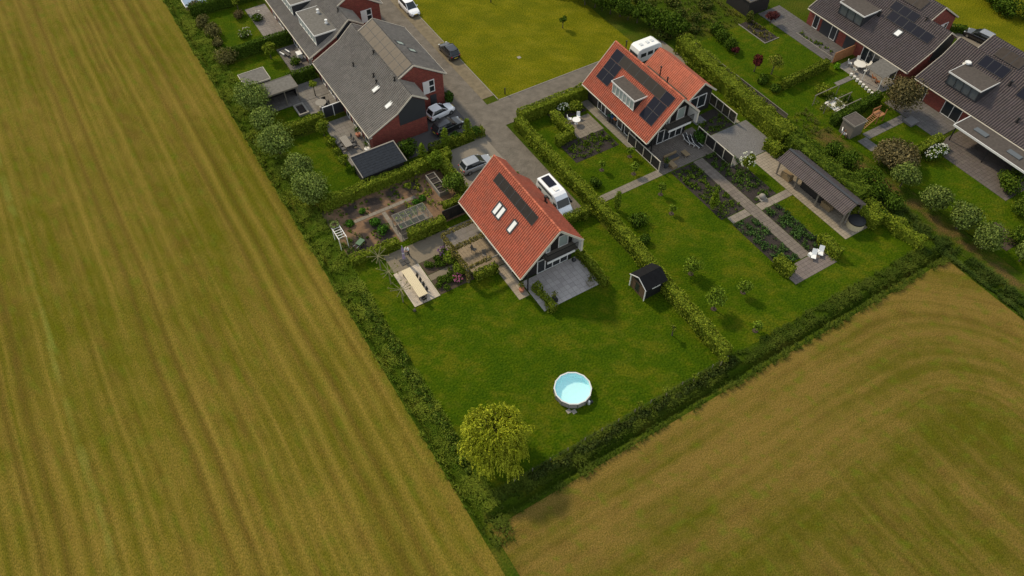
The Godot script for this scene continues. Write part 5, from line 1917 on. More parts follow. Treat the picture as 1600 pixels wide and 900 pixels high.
	settle(c2, Vector3(97.4, 0, -35.0))

func front_window(o: Node, x0: float, z: float) -> void:
	# white framed first-floor window with a solid white leaf, and a dark front door below
	wall_window(o, Vector3(x0 + 10.85, 2.75, z), Vector3.RIGHT, 0.75, 1.8, M.white, M.glass, 1, "window", 0.1)
	var tr := MB.new()
	tr.box(x0 + 10.48, 3.6, z, x0 + 11.22, 3.72, z + 0.09)
	part(o, "window_transom", tr, M.white)
	var s := MB.new()
	s.box(x0 + 9.6, 2.7, z, x0 + 10.42, 4.6, z + 0.09)
	part(o, "white_panel", s, M.white)
	var d := MB.new()
	d.box(x0 + 10.5, 0.0, z, x0 + 11.4, 2.2, z + 0.06)
	part(o, "front_door", d, M.anthracite)

func build_hedges() -> void:
	hedge("long light green hedge from the lane past the camper van and black hut", [V(41.75, -67.2), V(41.75, -46.0), V(40.75, -25.3)], 1.3, 1.7)
	hedge("light green hedge along the grey lane before the dormer house", [V(42.5, -67.9), V(53.2, -67.9)], 1.4, 1.8)
	hedge("small stepped hedge around the white garden table", [V(46.5, -66.2), V(46.7, -61.9), V(44.0, -61.4)], 1.0, 1.3)
	hedge("hedge between kitchen garden and the long slate-blue shed", [V(13.9, -66.4), V(31.2, -66.2)], 1.2, 1.6)
	hedge("hedge screening the greenhouse from the gravel yard", [V(20.6, -56.4), V(25.1, -56.5)], 1.1, 1.7, DA.lerp(HA, 0.6), HB)
	hedge("low hedge below the wheelbarrow and rose arch", [V(13.4, -56.8), V(19.3, -56.6)], 1.0, 1.1)
	hedge("short hedge between raised bed and black fence", [V(26.3, -58.7), V(28.9, -58.7)], 1.0, 1.3)
	hedge("short hedge closing the pergola patio from the lawn", [V(24.2, -47.6), V(27.0, -47.6)], 0.9, 1.2, DA.lerp(HA, 0.5), HB)
	hedge("hedge on the lawn side of the grey terrace beside the corner post", [V(29.2, -43.2), V(29.2, -39.4)], 0.8, 1.0, DA.lerp(HA, 0.6), HB)
	hedge("hedge at the far side of the grey terrace below the balcony", [V(36.0, -44.8), V(36.0, -39.4)], 0.9, 1.2, DA.lerp(HA, 0.6), HB)
	hedge("hedge across the end of the road in front of the camper van", [V(36.4, -49.4), V(40.9, -49.4)], 1.0, 1.3, DA.lerp(HA, 0.4), HB)
	hedge("hedge beside the silver car's driveway", [V(29.6, -65.6), V(29.6, -59.2)], 1.2, 1.6, DA.lerp(HA, 0.5), HB)
	hedge("dark hedge between the black car and the pale driveway", [V(29.6, -68.6), V(37.2, -68.4)], 1.1, 1.1, DA, HB)
	hedge("dark clipped hedge beyond the first garden lawn", [V(12.9, -115.0), V(23.4, -114.6)], 1.0, 1.7, DA, DB)
	hedge("dark clipped hedge between the two upper garden lawns", [V(14.6, -101.0), V(23.6, -101.0)], 0.9, 1.8, DA, DB, 0.1)
	hedge("dark clipped hedge behind the two flat-roofed sheds", [V(19.4, -91.2), V(23.4, -91.2)], 0.9, 1.7, DA, DB, 0.1)
	hedge("hedge between the sunken planter lawn and the dining patio garden", [V(15.0, -81.2), V(20.6, -81.2)], 1.2, 1.7, DA.lerp(HA, 0.5), HB)
	hedge("tall bushy hedge from the caravan to the grey parking place", [V(70.9, -69.5), V(70.0, -57.0), V(69.3, -46.2)], 2.3, 2.2, DA.lerp(HA, 0.7), HB, 0.4)
	hedge("bright hedge block at the corner of the grey parking place", [V(66.6, -47.3), V(66.9, -45.0)], 1.3, 1.5)
	hedge("bushy hedge behind the long open shelter", [V(69.2, -45.8), V(69.0, -33.6)], 2.4, 2.3, DA, DB.lerp(HB, 0.3), 0.55)
	hedge("bright clipped hedge beside the hot tub", [V(67.5, -33.6), V(67.9, -30.0)], 1.5, 1.7)
	hedge("narrow uneven hedge running to the corner of the right garden", [V(69.3, -33.2), V(69.6, -25.2)], 1.2, 1.5, HA, HB, 0.4)
	hedge("hedge bending round the white sun chairs", [V(60.9, -32.0), V(60.6, -29.0)], 1.2, 1.3)
	hedge("hedge at the path end opposite the sun chairs", [V(54.0, -32.2), V(54.3, -29.8)], 1.3, 1.4, DA.lerp(HA, 0.6), HB)
	hedge("bright topped hedge between the two brick house gardens", [V(76.8, -55.0), V(85.6, -55.3)], 0.9, 1.5, DA.lerp(HA, 0.3), HB, 0.12)
	hedge("clipped hedge beside the white flowering shrub", [V(80.8, -36.2), V(86.2, -36.2)], 1.1, 1.5, DA.lerp(HA, 0.5), HB, 0.12)
	hedge("hedge beside the small grey shed with the play tower", [V(77.0, -45.9), V(86.0, -46.3)], 1.1, 1.5, DA, DB)
	hedge("dark clipped hedge by the dark car behind the brick house", [V(107.4, -52.6), V(109.6, -50.8)], 1.0, 1.0, DA, DB)

func build_main_garden() -> void:
	pool(P(895, 606.5, 0.78) - Vector3(0, 0.78, 0))
	hut()
	camper()
	car("silver hatchback parked in front of the orange-roofed house on pale paving", Vector3(33.3, 0.045, -63.3), 0.0, M.car_silver, M.car_silver)
	weeping_willow("bright yellow weeping willow at the corner of the lawn", Vector3(15.4, 0, -28.3), 6.0, 3.6)
	greenhouse()
	raised_bed()
	pergola()
	gable_shed_blue()
	panel_fence("black plank fence with pale post caps beside the kitchen garden hedge", V(25.4, -57.3), V(28.5, -57.3), 3, 1.7, M.black_board, M.black_board)
	parasol(P(632, 409))
	person(V(19.55, -54.7, 0.034), atan2(-(-54.05 + 54.7), 18.7 - 19.55))
	for q in [[595, 420, 1.15], [611, 444, 1.25], [630, 472, 1.2]]:
		pollard("bare pollarded tree with radiating branches on the lawn beside the dining deck", P(q[0], q[1]), rng.randf() * TAU, q[2])
	long_table("long pale wooden dining table on the grey deck", Vector3(18.1, 0.09, -50.25), 1.05, 4.3, 6, M.pale_wood)
	for i in 5:
		for s in [-1.0, 1.0]:
			if s < 0 or i == 0: continue
			chair("dining_chair", "dark chair pushed under the long pale table", Vector3(18.1 + s * 0.46, 0.09, -51.8 + i * 0.75), -s * PI / 2, M.black, "chairs around the long deck table")
	chair("dining_chair", "dark chair pushed under the long pale table", Vector3(18.05, 0.09, -47.95), PI, M.black, "chairs around the long deck table")
	for q in [[741, 394, 0.6], [757, 402, -0.3]]:
		chair("patio_chair", "slatted grey wooden chair on the tan pergola patio", P(q[0], q[1]) + Vector3.UP * 0.05, q[2], M.grey_wood, "chairs on the pergola patio")
	bush("globe_shrub", "round bright green clipped globe shrub in the flower bed near the pergola", V(23.2, -51.4), Vector3(0.85, 0.75, 0.85), 900, 0.15, HA, Color(0.20, 0.26, 0.03), "globe shrubs by the pergola", 1)
	bush("globe_shrub", "round bright green clipped globe shrub in the flower bed near the pergola", V(23.4, -49.5), Vector3(0.85, 0.75, 0.85), 900, 0.15, HA, Color(0.20, 0.26, 0.03), "globe shrubs by the pergola", 1)
	bush("rhododendron", "pink flowering rhododendron at the edge of the flower bed", V(22.5, -48.6), Vector3(0.6, 0.45, 0.6), 300, 0.14, DA, DB, "", 3, Color(0.55, 0.16, 0.30), 30)
	bush("lilac_shrub", "purple flowering shrub beside the gravel yard", V(22.9, -52.7), Vector3(0.6, 0.6, 0.6), 350, 0.13, DA, DB, "", 3, Color(0.20, 0.09, 0.26), 24)
	for i in 15:
		var p := V(rng.randf_range(20.3, 22.3), rng.randf_range(-52.7, -51.2)) if i < 7 else V(rng.randf_range(20.3, 22.4), rng.randf_range(-49.7, -48.1))
		bush("mound_shrub", "small dark green mound shrub in the soil bed beside the deck", p, Vector3(0.42, 0.32, 0.42), 160, 0.12, DA, DB, "mound shrubs beside the deck", 1)
	patch("dark red and green perennials between the globe shrubs", 22.2, -52.8, 24.2, -48.0, 40, 0.4, Color(0.10, 0.05, 0.03), DB, "perennials", 0.22)
	# kitchen garden
	for q in [[588, 352, 0.8], [601, 362, 0.85], [548, 352, 0.6], [566, 332, 0.5], [650, 318, 0.6], [660, 312, 0.5]]:
		bush("vegetable_bush", "lush green potato-like bush growing in the kitchen garden soil", P(q[0], q[1]), Vector3(q[2], q[2] * 0.7, q[2]), 420, 0.16, Color(0.035, 0.10, 0.012), Color(0.08, 0.17, 0.02), "vegetable bushes", 4)
	patch("mixed herbs and vegetables along the kitchen garden path", 20.5, -62.2, 25.6, -59.9, 60, 0.32, DA, HB, "herbs")
	patch("young leafy rows in the dark upper kitchen beds", 16.0, -65.6, 26.0, -63.0, 46, 0.18, DA, HA, "leafy_rows", 0.25)
	patch("mixed shrubs and flowers along the wood chip path", 24.6, -65.8, 26.6, -59.4, 46, 0.4, DA, HB, "path_planting", 0.35)
	patch("weedy green plants at the rough end of the kitchen garden", 13.6, -65.6, 16.0, -58.0, 80, 0.35, DA, DB, "weeds")
	patch("seedling rows in the lower kitchen beds", 14.8, -60.2, 19.4, -57.6, 22, 0.2, Color(0.06, 0.05, 0.02), HA, "seedling_rows", 0.2)
	tree("espalier_tree", "young narrow fruit tree beside the raised bed", P(651, 282), 2.4, 0.5, 4, 260, 0.15, HA, HB, "", "tree", 0.2)
	tree("espalier_tree", "leafy fruit bush row beside the wood chip path", P(640, 300), 1.8, 0.55, 5, 320, 0.15, DA.lerp(HA, 0.5), HB, "", "tree", 0.15)
	tree("hornbeam_tree", "dense bright green tree at the end of the pale driveway", P(683, 268), 3.9, 1.25, 10, 1900, 0.17, HA, Color(0.14, 0.20, 0.02), "", "tree", 0.12)
	tree("garden_tree", "broad leafy shrub tree between raised bed and silver car", P(712, 300), 3.0, 1.65, 12, 1900, 0.18, DA.lerp(HA, 0.6), Color(0.12, 0.18, 0.03), "", "tree", 0.15)
	var arch := thing("garden_arch", "white timber arch with a green wreath in the kitchen garden", "arch", V(13.8, -60.2))
	for s in [-0.45, 0.45]:
		for z in [-1.0, 0.9]:
			var b := MB.new()
			b.bar(Vector3(s, 0, z), Vector3(s, 1.9, z), 0.07, 0.07)
			part(arch, "post", b, M.white)
		var r := MB.new()
		r.bar(Vector3(s, 1.9, -1.1), Vector3(s, 1.9, 1.0), 0.08, 0.08)
		part(arch, "rail", r, M.white)
	for i in 5:
		var b := MB.new()
		b.bar(Vector3(-0.5, 1.95, -0.8 + i * 0.4), Vector3(0.5, 1.95, -0.8 + i * 0.4), 0.05, 0.05)
		part(arch, "slat", b, M.white)
	var wr := cmb()
	for i in 150:
		var t := rng.randf() * TAU
		leaves(wr, Vector3(cos(t) * 0.42, 2.1, -1.3 + sin(t) * 0.42), Vector3(0.12, 0.12, 0.12), 2, 0.13, Color(0.14, 0.19, 0.05), Color(0.26, 0.30, 0.10))
	part(arch, "wreath", wr, M.leaf)
	var wb := thing("wheelbarrow", "green wheelbarrow standing on the kitchen garden soil", "wheelbarrow", P(564, 383), 0.5)
	var tray := MB.new()
	tray.hexa([Vector3(-0.35, 0.32, 0.2), Vector3(0.3, 0.32, 0.2), Vector3(0.3, 0.32, -0.2), Vector3(-0.35, 0.32, -0.2), Vector3(-0.5, 0.62, 0.33), Vector3(0.48, 0.62, 0.33), Vector3(0.48, 0.62, -0.33), Vector3(-0.5, 0.62, -0.33)])
	part(wb, "tray", tray, M.bin_green)
	wheel_small(wb, Vector3(0.62, 0.19, 0), 0.19)
	for s in [-0.22, 0.22]:
		var hb := MB.new()
		hb.bar(Vector3(0.62, 0.22, s * 0.5), Vector3(-1.0, 0.6, s * 1.2), 0.04, 0.04)
		hb.bar(Vector3(-0.35, 0.4, s), Vector3(-0.4, 0.0, s), 0.04, 0.04)
		part(wb, "handle", hb, M.steel)
	# terrace
	pot_plant("small leafy tree in a square black pot on the terrace edge", P(866, 471) + Vector3.UP * 0.06, 0.3, 0.5, M.black, HA, Color(0.24, 0.20, 0.06), true)
	pot_plant("olive shrub in a pale planter at the terrace corner", P(922, 444) + Vector3.UP * 0.06, 0.35, 0.35, M.stone, DA, Color(0.16, 0.13, 0.05), true)
	pot_plant("yellowish shrub in a pot at the end of the side path", P(815, 455) + Vector3.UP * 0.05, 0.32, 0.4, M.terracotta, HA, Color(0.28, 0.22, 0.07))
	var kt := thing("kettle_grill", "black kettle grill on the terrace under the balcony", "grill", P(896, 412) + Vector3.UP * 0.06)
	var kb := MB.new()
	kb.blob(Vector3(0, 0.62, 0), Vector3(0.28, 0.24, 0.28))
	part(kt, "bowl", kb, M.black)
	for i in 3:
		var t := TAU * i / 3.0
		var lg := MB.new()
		lg.tube(Vector3(cos(t) * 0.3, 0, sin(t) * 0.3), Vector3(cos(t) * 0.12, 0.5, sin(t) * 0.12), 0.015, 0.015, 6)
		part(kt, "leg", lg, M.steel)
	tree("sapling", "lone slender sapling on the lawn between pool and long hedge", P(1050, 524), 2.4, 0.45, 4, 120, 0.12, DA, HB, "", "tree", 0.25)
	tree("staked_tree", "small crooked tree on the wire fence line nearest the pool", P(998, 640), 1.7, 0.4, 3, 110, 0.12, HA, HB, "", "tree", 0.5, "pale_bark")
	tree("staked_tree", "small crooked tree on the wire fence line between its two neighbours", P(1040, 621), 1.9, 0.45, 3, 130, 0.12, HA, HB, "", "tree", 0.5, "pale_bark")
	tree("staked_tree", "small crooked tree on the wire fence line near the hedge end", P(1083, 597), 1.6, 0.4, 3, 110, 0.12, HA, HB, "", "tree", 0.5, "pale_bark")
	tree("staked_tree", "pale-stemmed tree at the very end of the long hedge", P(1124, 574), 2.0, 0.5, 3, 160, 0.13, HA, HB, "", "tree", 0.6, "pale_bark")
	bush("shrub", "small rounded shrub on the road edge beside the orange roof", P(805, 278), Vector3(0.55, 0.5, 0.55), 300, 0.15, HA, HB)
	var bl := MB.new()
	for q in [[643, 483], [812, 470]]:
		pass
	bl.blob(P(648, 486) + Vector3(0, 0.15, 0), Vector3(0.18, 0.2, 0.18))
	one("tree_stump", bl, M.bark, "short stump in the grass at the deck corner", "stump")

func wheel_small(parent: Node, c: Vector3, r: float) -> void:
	var t := MB.new()
	t.tube(c - Vector3(0, 0, 0.05), c + Vector3(0, 0, 0.05), r, r, 14)
	part(parent, "wheel", t, M.tyre)

func build_right_garden() -> void:
	caravan()
	carport()
	round_table("round white table on the small hedged patio", P(900, 194) + Vector3.UP * 0.05, 0.55, M.plastic_white)
	for q in [[890, 190, 0.9], [903.5, 186, -0.5]]:
		chair("white_chair", "white shell chair beside the round white table", P(q[0], q[1]) + Vector3.UP * 0.05, q[2], M.plastic_white, "white chairs at the round table")
	bush("hydrangea", "white flowering hydrangea behind the round white table", P(880, 174), Vector3(0.9, 0.6, 0.7), 500, 0.15, DA, DB, "", 4, Color(0.78, 0.78, 0.66), 40)
	bush("shrub", "yellow-green shrub between hydrangea and the lane hedge", P(897, 174), Vector3(1.1, 0.9, 1.0), 800, 0.16, HA, HB)
	for q in [["green", 952, 190, "bin_green"], ["blue", 956.5, 192, "bin_blue"], ["orange", 961, 195, "bin_orange"]]:
		var o := thing("wheelie_bin", "dark wheelie bin with a %s lid by the house wall" % q[0], "bin", P(q[1], q[2]) + Vector3.UP * 0.05, 0.0, "wheelie bins by the wall")
		var b := MB.new()
		b.hexa([Vector3(-0.22, 0.04, 0.22), Vector3(0.22, 0.04, 0.22), Vector3(0.22, 0.04, -0.22), Vector3(-0.22, 0.04, -0.22), Vector3(-0.29, 0.95, 0.28), Vector3(0.29, 0.95, 0.28), Vector3(0.29, 0.95, -0.28), Vector3(-0.29, 0.95, -0.28)])
		part(o, "body", b, M.anthracite)
		var l := MB.new()
		l.hexa([Vector3(-0.31, 0.96, 0.3), Vector3(0.31, 0.96, 0.3), Vector3(0.31, 0.96, -0.3), Vector3(-0.31, 0.96, -0.3), Vector3(-0.28, 1.06, 0.27), Vector3(0.28, 1.04, 0.27), Vector3(0.28, 1.04, -0.27), Vector3(-0.28, 1.06, -0.27)])
		part(o, "lid", l, M[q[3]])
		for s in [-0.2, 0.2]:
			wheel_small(o, Vector3(0.2, 0.1, s), 0.1)
	panel_fence("black plank fence in pale frames beside the patio furniture", V(52.2, -57.2), V(52.2, -50.8), 4, 1.7, M.cream, M.black_board)
	panel_fence("black plank fence in pale frames along the grey parking place", V(60.5, -53.4), V(60.5, -46.8), 4, 1.75, M.cream, M.black_board)
	panel_fence("black plank fence in pale frames below the annex window", V(66.4, -57.9), V(66.4, -52.8), 4, 1.65, M.cream, M.black_board)
	# terrace furniture
	for i in 3:
		var z := -53.4 + i * 0.0
		var o := thing("sun_lounger", "folded dark deck chair with pale rails on the shaded terrace", "lounger", P(1074 + i * 7, 222 + i * 3) + Vector3.UP * 0.05, 0.1, "deck chairs on the shaded terrace")
		for s in [-0.3, 0.3]:
			var r := MB.new()
			r.bar(Vector3(s, 0.3, 0.8), Vector3(s, 0.35, -0.2), 0.05, 0.05)
			r.bar(Vector3(s, 0.35, -0.2), Vector3(s, 0.9, -0.8), 0.05, 0.05)
			r.bar(Vector3(s, 0.0, 0.6), Vector3(s, 0.32, 0.6), 0.05, 0.05)
			r.bar(Vector3(s, 0.0, -0.5), Vector3(s, 0.5, -0.4), 0.05, 0.05)
			part(o, "rail", r, M.white)
		var sling := MB.new()
		sling.bar(Vector3(0, 0.31, 0.8), Vector3(0, 0.36, -0.2), 0.54, 0.03)
		sling.bar(Vector3(0, 0.36, -0.2), Vector3(0, 0.91, -0.8), 0.54, 0.03)
		part(o, "sling", sling, M.black)
	var sofa := thing("garden_sofa", "brown corner bench with cushions on the shaded terrace", "bench", P(1048, 250) + Vector3.UP * 0.05, 0.0)
	for q in [[-1.0, 0, -0.4, 1.0, 0.42, 0.4, "wood"], [-1.0, 0.42, -0.4, 1.0, 0.8, -0.25, "wood"], [-1.0, 0, 0.404, -0.3, 0.42, 1.6, "wood"], [-0.95, 0.425, -0.2, 0.95, 0.52, 0.38, "anthracite"]]:
		var b := MB.new()
		b.box(q[0], q[1], q[2], q[3], q[4], q[5])
		part(sofa, "cushion" if q[6] == "anthracite" else "bench_block", b, M[q[6]])
	long_table("low wooden coffee table beside the corner bench", P(1052, 245) + Vector3(1.4, 0.05, 0.6), 0.7, 1.1, 4, M.wood, 0, 0.42)
	var rug := MB.new()
	rug.box(61.9, 0.045, -56.4, 63.6, 0.09, -55.1)
	one("pale_mat", rug, M.greypave, "pale grey rectangular slab lying below the annex window", "slab")
	pot_plant("dark potted plant on the terrace by the path fence", P(1040, 262) + Vector3.UP * 0.05, 0.3, 0.45, M.anthracite, DA, DB)
	# trees and shrubs
	bush("shrub", "dark rounded shrub at the corner of the shaded terrace", P(1092, 222), Vector3(1.0, 1.0, 1.0), 900, 0.17, DA, Color(0.05, 0.12, 0.02))
	tree("flowering_tree", "small round tree covered in white blossom by the parking place", P(1164, 266), 2.7, 1.0, 7, 800, 0.16, DA, HB, "", "tree", 0.3)
	var fl := cmb()
	for i in 70:
		var d := rdir()
		leaves(fl, Vector3(0, 1.75, 0) + d * Vector3(1.0, 0.95, 1.0), Vector3(0.08, 0.08, 0.08), 4, 0.12, Color(0.75, 0.75, 0.6), Color(0.85, 0.85, 0.75))
	part(get_child(get_child_count() - 1), "blossom", fl, M.leaf)
	for q in [[1112, 328, 3.4, "slim columnar tree in the soil bed beside the long path"], [963, 328, 3.2, "slim columnar tree on the lawn beside the cross path"]]:
		column_tree(q[3], P(q[0], q[1]), q[2], 0.6)
	for q in [[1049, 334, 1.7, 0.5, "small standard tree on the lawn below the columnar tree bed"], [1032, 304, 2.2, 0.65, "leafy standard tree where cross path meets the lawn"], [940, 266, 1.9, 0.5, "small standard tree beside the long flower bed near the hedge"], [990, 272, 2.0, 0.7, "bushy standard tree against the framed fence"], [984, 245, 1.8, 0.6, "standard tree beside the first framed fence panel"],
			[1079, 428, 2.4, 1.25, "broad low fruit tree with a pale trunk ring on the right lawn"], [1115, 483, 3.4, 1.35, "largest fruit tree on the right lawn near the long hedge"], [1161, 457, 2.4, 0.95, "round fruit tree in a bare soil ring on the right lawn"], [1180, 517, 1.9, 0.6, "smallest fruit tree in a bare soil ring near the ditch"]]:
		var p := P(q[0], q[1])
		tree("fruit_tree", q[4], p, q[2], q[3], 9, 900 if q[3] > 0.8 else 420, 0.16, HA, Color(0.19, 0.27, 0.028), "", "tree", 0.2)
		var rg := MB.new()
		rg.tube(p + Vector3(0, 0.0, 0), p + Vector3(0, 0.045, 0), 0.36, 0.28, 14)
		setting("soil_ring", rg, M.soil)
	for q in [[998, 350, 1.2], [1005, 380, 0.9], [930, 290, 0.9]]:
		bush("shrub", "dark loose shrub growing at the foot of the long light hedge", P(q[0], q[1]), Vector3(q[2], q[2] * 0.75, q[2]), 700, 0.17, DA, DB, "dark shrubs at the foot of the long hedge")
	patch("heathery perennials filling the bed beside the small patio", 44.6, -61.0, 50.8, -57.6, 170, 0.35, DA, HA, "perennials")
	patch("low dark shrubs filling the bed left of the long path", 53.6, -49.6, 56.8, -40.6, 260, 0.32, DA, DB)
	patch("low dark shrubs filling the bed between path and parking place", 58.7, -49.7, 61.9, -40.5, 240, 0.36, DA, Color(0.07, 0.12, 0.02))
	patch("dense grey-green lavender bed left of the path end", 54.2, -39.0, 56.8, -31.5, 260, 0.35, Color(0.06, 0.07, 0.035), Color(0.06, 0.12, 0.03), "lavender_bed")
	patch("dense leafy bed between the long path and the shelter lawn", 58.7, -38.9, 60.8, -31.3, 260, 0.4, DA, Color(0.06, 0.11, 0.03), "leafy_bed")
	patch("shaded ground cover below the annex", 62.1, -55.2, 66.1, -52.8, 60, 0.3, DA, DB, "ground_cover")
	patch("plants against the lane hedge beside the dormer house", 46.6, -67.0, 51.2, -65.4, 40, 0.4, DA, HA)
	var fs := MB.new()
	fs.blob(P(1190, 310) + Vector3(0, 0.35, 0), Vector3(0.4, 0.35, 0.4))
	fs.box(P(1190, 310).x - 0.5, 0.04, P(1190, 310).z - 0.5, P(1190, 310).x + 0.5, 0.12, P(1190, 310).z + 0.5)
	one("stone_ball", fs, M.stone, "grey stone fountain on a square slab beside the path crossing", "fountain")
	for q in [[1270, 402], [1281, 397]]:
		var o := thing("sun_chair", "white reclining sun chair on the paved path end", "chair", P(q[0], q[1]) + Vector3.UP * 0.05, -0.9, "white sun chairs at the path end")
		var s := MB.new()
		s.bar(Vector3(0, 0.35, 0.55), Vector3(0, 0.3, -0.1), 0.55, 0.04)
		part(o, "seat", s, M.plastic_white)
		var b := MB.new()
		b.bar(Vector3(0, 0.3, -0.12), Vector3(0, 0.85, -0.55), 0.55, 0.04)
		part(o, "backrest", b, M.plastic_white)
		for x in [-0.25, 0.25]:
			for z in [-0.1, 0.45]:
				var l := MB.new()
				l.tube(Vector3(x, 0, z), Vector3(x, 0.32, z), 0.02, 0.02, 6)
				part(o, "leg", l, M.steel)
		var st := MB.new()
		var p: Vector3 = P(q[0] - 5, q[1] - 2)
		st.box(p.x - 0.2, 0.05, p.z - 0.2, p.x + 0.2, 0.42, p.z + 0.2)
		one("white_stool", st, M.plastic_white, "white square stool in front of a sun chair", "stool", "stools by the sun chairs")

func column_tree(label: String, at: Vector3, h: float, r: float) -> void:
	var o := thing("columnar_tree", label, "tree", at)
	var t := MB.new()
	t.tube(Vector3(0, -0.05, 0), Vector3(0, h * 0.85, 0), 0.06, 0.02, 6)
	part(o, "trunk", t, M.bark)
	var c := cmb()
	for i in 9:
		var y := h * (0.16 + 0.8 * i / 9.0)
		var k := r * (1.0 - 0.55 * absf(i / 4.5 - 0.8))
		leaves(c, Vector3(rng.randf_range(-0.06, 0.06), y, rng.randf_range(-0.06, 0.06)), Vector3(k, h * 0.1, k), 90, 0.15, HA, Color(0.16, 0.22, 0.02), 0.4)
	part(o, "crown", c, M.leaf)

const WA := Color(0.112, 0.160, 0.030)
const WB := Color(0.215, 0.270, 0.066)

func build_left_gardens() -> void:
	car("white compact car parked before the brick gable with the white window", Vector3(34.3, 0.05, -74.6), 0.12, M.car_white, M.car_white, 3.9, 0.86, 1.52)
	car("black car half hidden by the slim conifers in the dark forecourt", Vector3(33.7, 0.05, -71.5), 0.12, M.car_black, M.car_black, 4.3, 0.88, 1.5)
	car("dark hatchback with a pale roof standing on the sandy road edge", P(702, 84), PI / 2, M.car_black, M.car_black, 4.2, 0.86, 1.5)
	car("white estate car standing on the sandy road edge farther up the road", P(640, 16), -PI / 2, M.car_white, M.car_white, 4.6, 0.9, 1.5)
	for i in 5:
		var q: Array = [[398, 176, 4.8, 2.7], [414, 208, 3.8, 2.1], [433, 244, 4.6, 2.7], [463, 281, 3.7, 2.0], [482, 320, 4.6, 2.6]][i]
		tree("pollard_willow", ["grey-green willow overhanging the open flat-roofed shed", "grey-green willow beside the small sunken planter lawn", "grey-green willow at the end of the arched hedge", "smallest grey-green willow on the ditch edge by the lawn", "grey-green willow at the corner of the kitchen garden hedge"][i],
			P(q[0], q[1]) + Vector3(0.5, 0, 0), q[2], q[3], 26, 4200, 0.18, WA, WB, "grey-green willows along the ditch", "tree", 0.15)
	flat_shed("flat_roofed_shed", "flat-roofed shed with a pale roof edge beside the ditch", 13.5, -93.6, 17.1, -90.6, 2.4, M.black_board, M.felt, M.cream)
	flat_shed("flat_roofed_shed", "open-fronted shed with a stained flat grey roof facing the patio", 14.7, -89.9, 19.6, -86.95, 2.5, M.black_board, M.felt, M.grey_wood, true)
	tree("small_tree", "small round tree on the patio beside the white oval table", P(493, 150), 2.5, 0.75, 6, 420, 0.16, HA, HB, "", "tree", 0.45)
	tree("small_tree", "round yellow-green tree against the dark hedge by the lounger", P(424, 92), 3.0, 1.25, 10, 1300, 0.17, HA, HB, "", "tree", 0.2)
	tree("small_tree", "bushy multi-stem tree at the hedge end by the dining patio", P(507, 212), 2.6, 1.2, 9, 900, 0.17, DA.lerp(HA, 0.6), HB, "", "tree", 0.2)
	tree("small_tree", "slender tree on the first garden lawn near the top hedge", P(373, 17), 2.4, 0.8, 5, 420, 0.17, HA, HB, "", "tree", 0.4)
	for q in [[521, 230], [530, 245], [540, 258]]:
		tree("small_tree", "low loose tree in the row between lawn and dining patio", P(q[0], q[1]), 1.7, 0.75, 6, 420, 0.16, HA, HB, "low trees lining the dining patio", "tree", 0.2)
	round_table("oval pale table on the patio with the sunken planter", P(503, 167) + Vector3.UP * 0.05, 0.75, M.stone)
	chair("patio_chair", "dark chair standing beside the oval pale table", P(506, 158) + Vector3.UP * 0.05, PI, M.black, "")
	chair("patio_chair", "black chair on the house side of the oval pale table", P(512, 167) + Vector3.UP * 0.05, -PI / 2, M.black, "")
	long_table("pale garden table with chairs on the brick house dining patio", P(542, 228) + Vector3.UP * 0.05, 0.95, 2.2, 5, M.stone)
	for i in 3:
		for s in [-1.0, 1.0]:
			chair("patio_chair", "dark chair at the pale dining patio table", P(542, 228) + Vector3(s * 0.75, 0.05, -0.75 + i * 0.75), -s * PI / 2, M.anthracite, "chairs at the dining patio table")
	# sunken planter
	var pl := thing("square_planter", "pale-edged square planter with dark soil sunk between lawn and patio", "planter", V(18.8, -85.2))
	for q in [[-0.7, -1.2, 0.7, -1.0], [-0.7, 1.0, 0.7, 1.2], [-0.7, -0.996, -0.5, 0.996], [0.5, -0.996, 0.7, 0.996]]:
		var b := MB.new()
		b.box(q[0], 0, q[1], q[2], 0.3, q[3])
		part(pl, "edge", b, M.stone)
	var so := MB.new()
	so.box(-0.498, 0, -0.998, 0.498, 0.1, 0.998)
	part(pl, "soil", so, M.dark_soil)
	var sc := thing("patio_screen", "dark glass windbreak with a pale top rail beside the brick house", "screen", V(20.8, -82.0))
	var gl := MB.new()
	gl.box(0, 0.05, -0.03, 2.9, 1.7, 0.03)
	part(sc, "panel", gl, M.anthracite)
	var ra := MB.new()
	ra.box(-0.05, 1.704, -0.05, 2.95, 1.8, 0.05)
	part(sc, "top_rail", ra, M.white)
	for x in [0.0, 1.4]:
		var po := MB.new()
		po.box(x - 0.05, 0, 0.034, x + 0.05, 1.7, 0.12)
		part(sc, "post", po, M.white)
	# upper gardens
	for q in [[302, 20, 1.3], [316, 42, 1.2], [331, 56, 1.4], [352, 96, 1.7], [338, 72, 0.9]]:
		bush("boundary_shrub", "brown-green shrub at the ditch end of the upper gardens", P(q[0], q[1]) + Vector3(0.4, 0, 0), Vector3(q[2], q[2] * 0.8, q[2]), 900, 0.18, Color(0.09, 0.08, 0.03), Color(0.17, 0.16, 0.05), "shrubs on the ditch boundary")
	bush("shrub", "round brownish shrub on the first garden lawn", P(375, 28), Vector3(0.9, 0.7, 0.9), 500, 0.16, Color(0.08, 0.06, 0.03), Color(0.16, 0.13, 0.05))
	bush("shrub", "grey-green flowering shrub beside the paler patio wall", P(386, 56), Vector3(1.2, 0.6, 1.0), 600, 0.16, DA, WB, "", 4, Color(0.5, 0.45, 0.4), 14)
	bush("shrub", "dark shrub with pale flowers at the edge of the first patio", P(404, 30), Vector3(1.1, 0.6, 1.1), 600, 0.16, DA, DB, "", 4, Color(0.6, 0.6, 0.55), 12)
	bush("shrub", "leafy shrub at the end of the hedge beside the folded lounger", P(462, 100), Vector3(0.9, 0.6, 0.9), 420, 0.16, DA, HA)
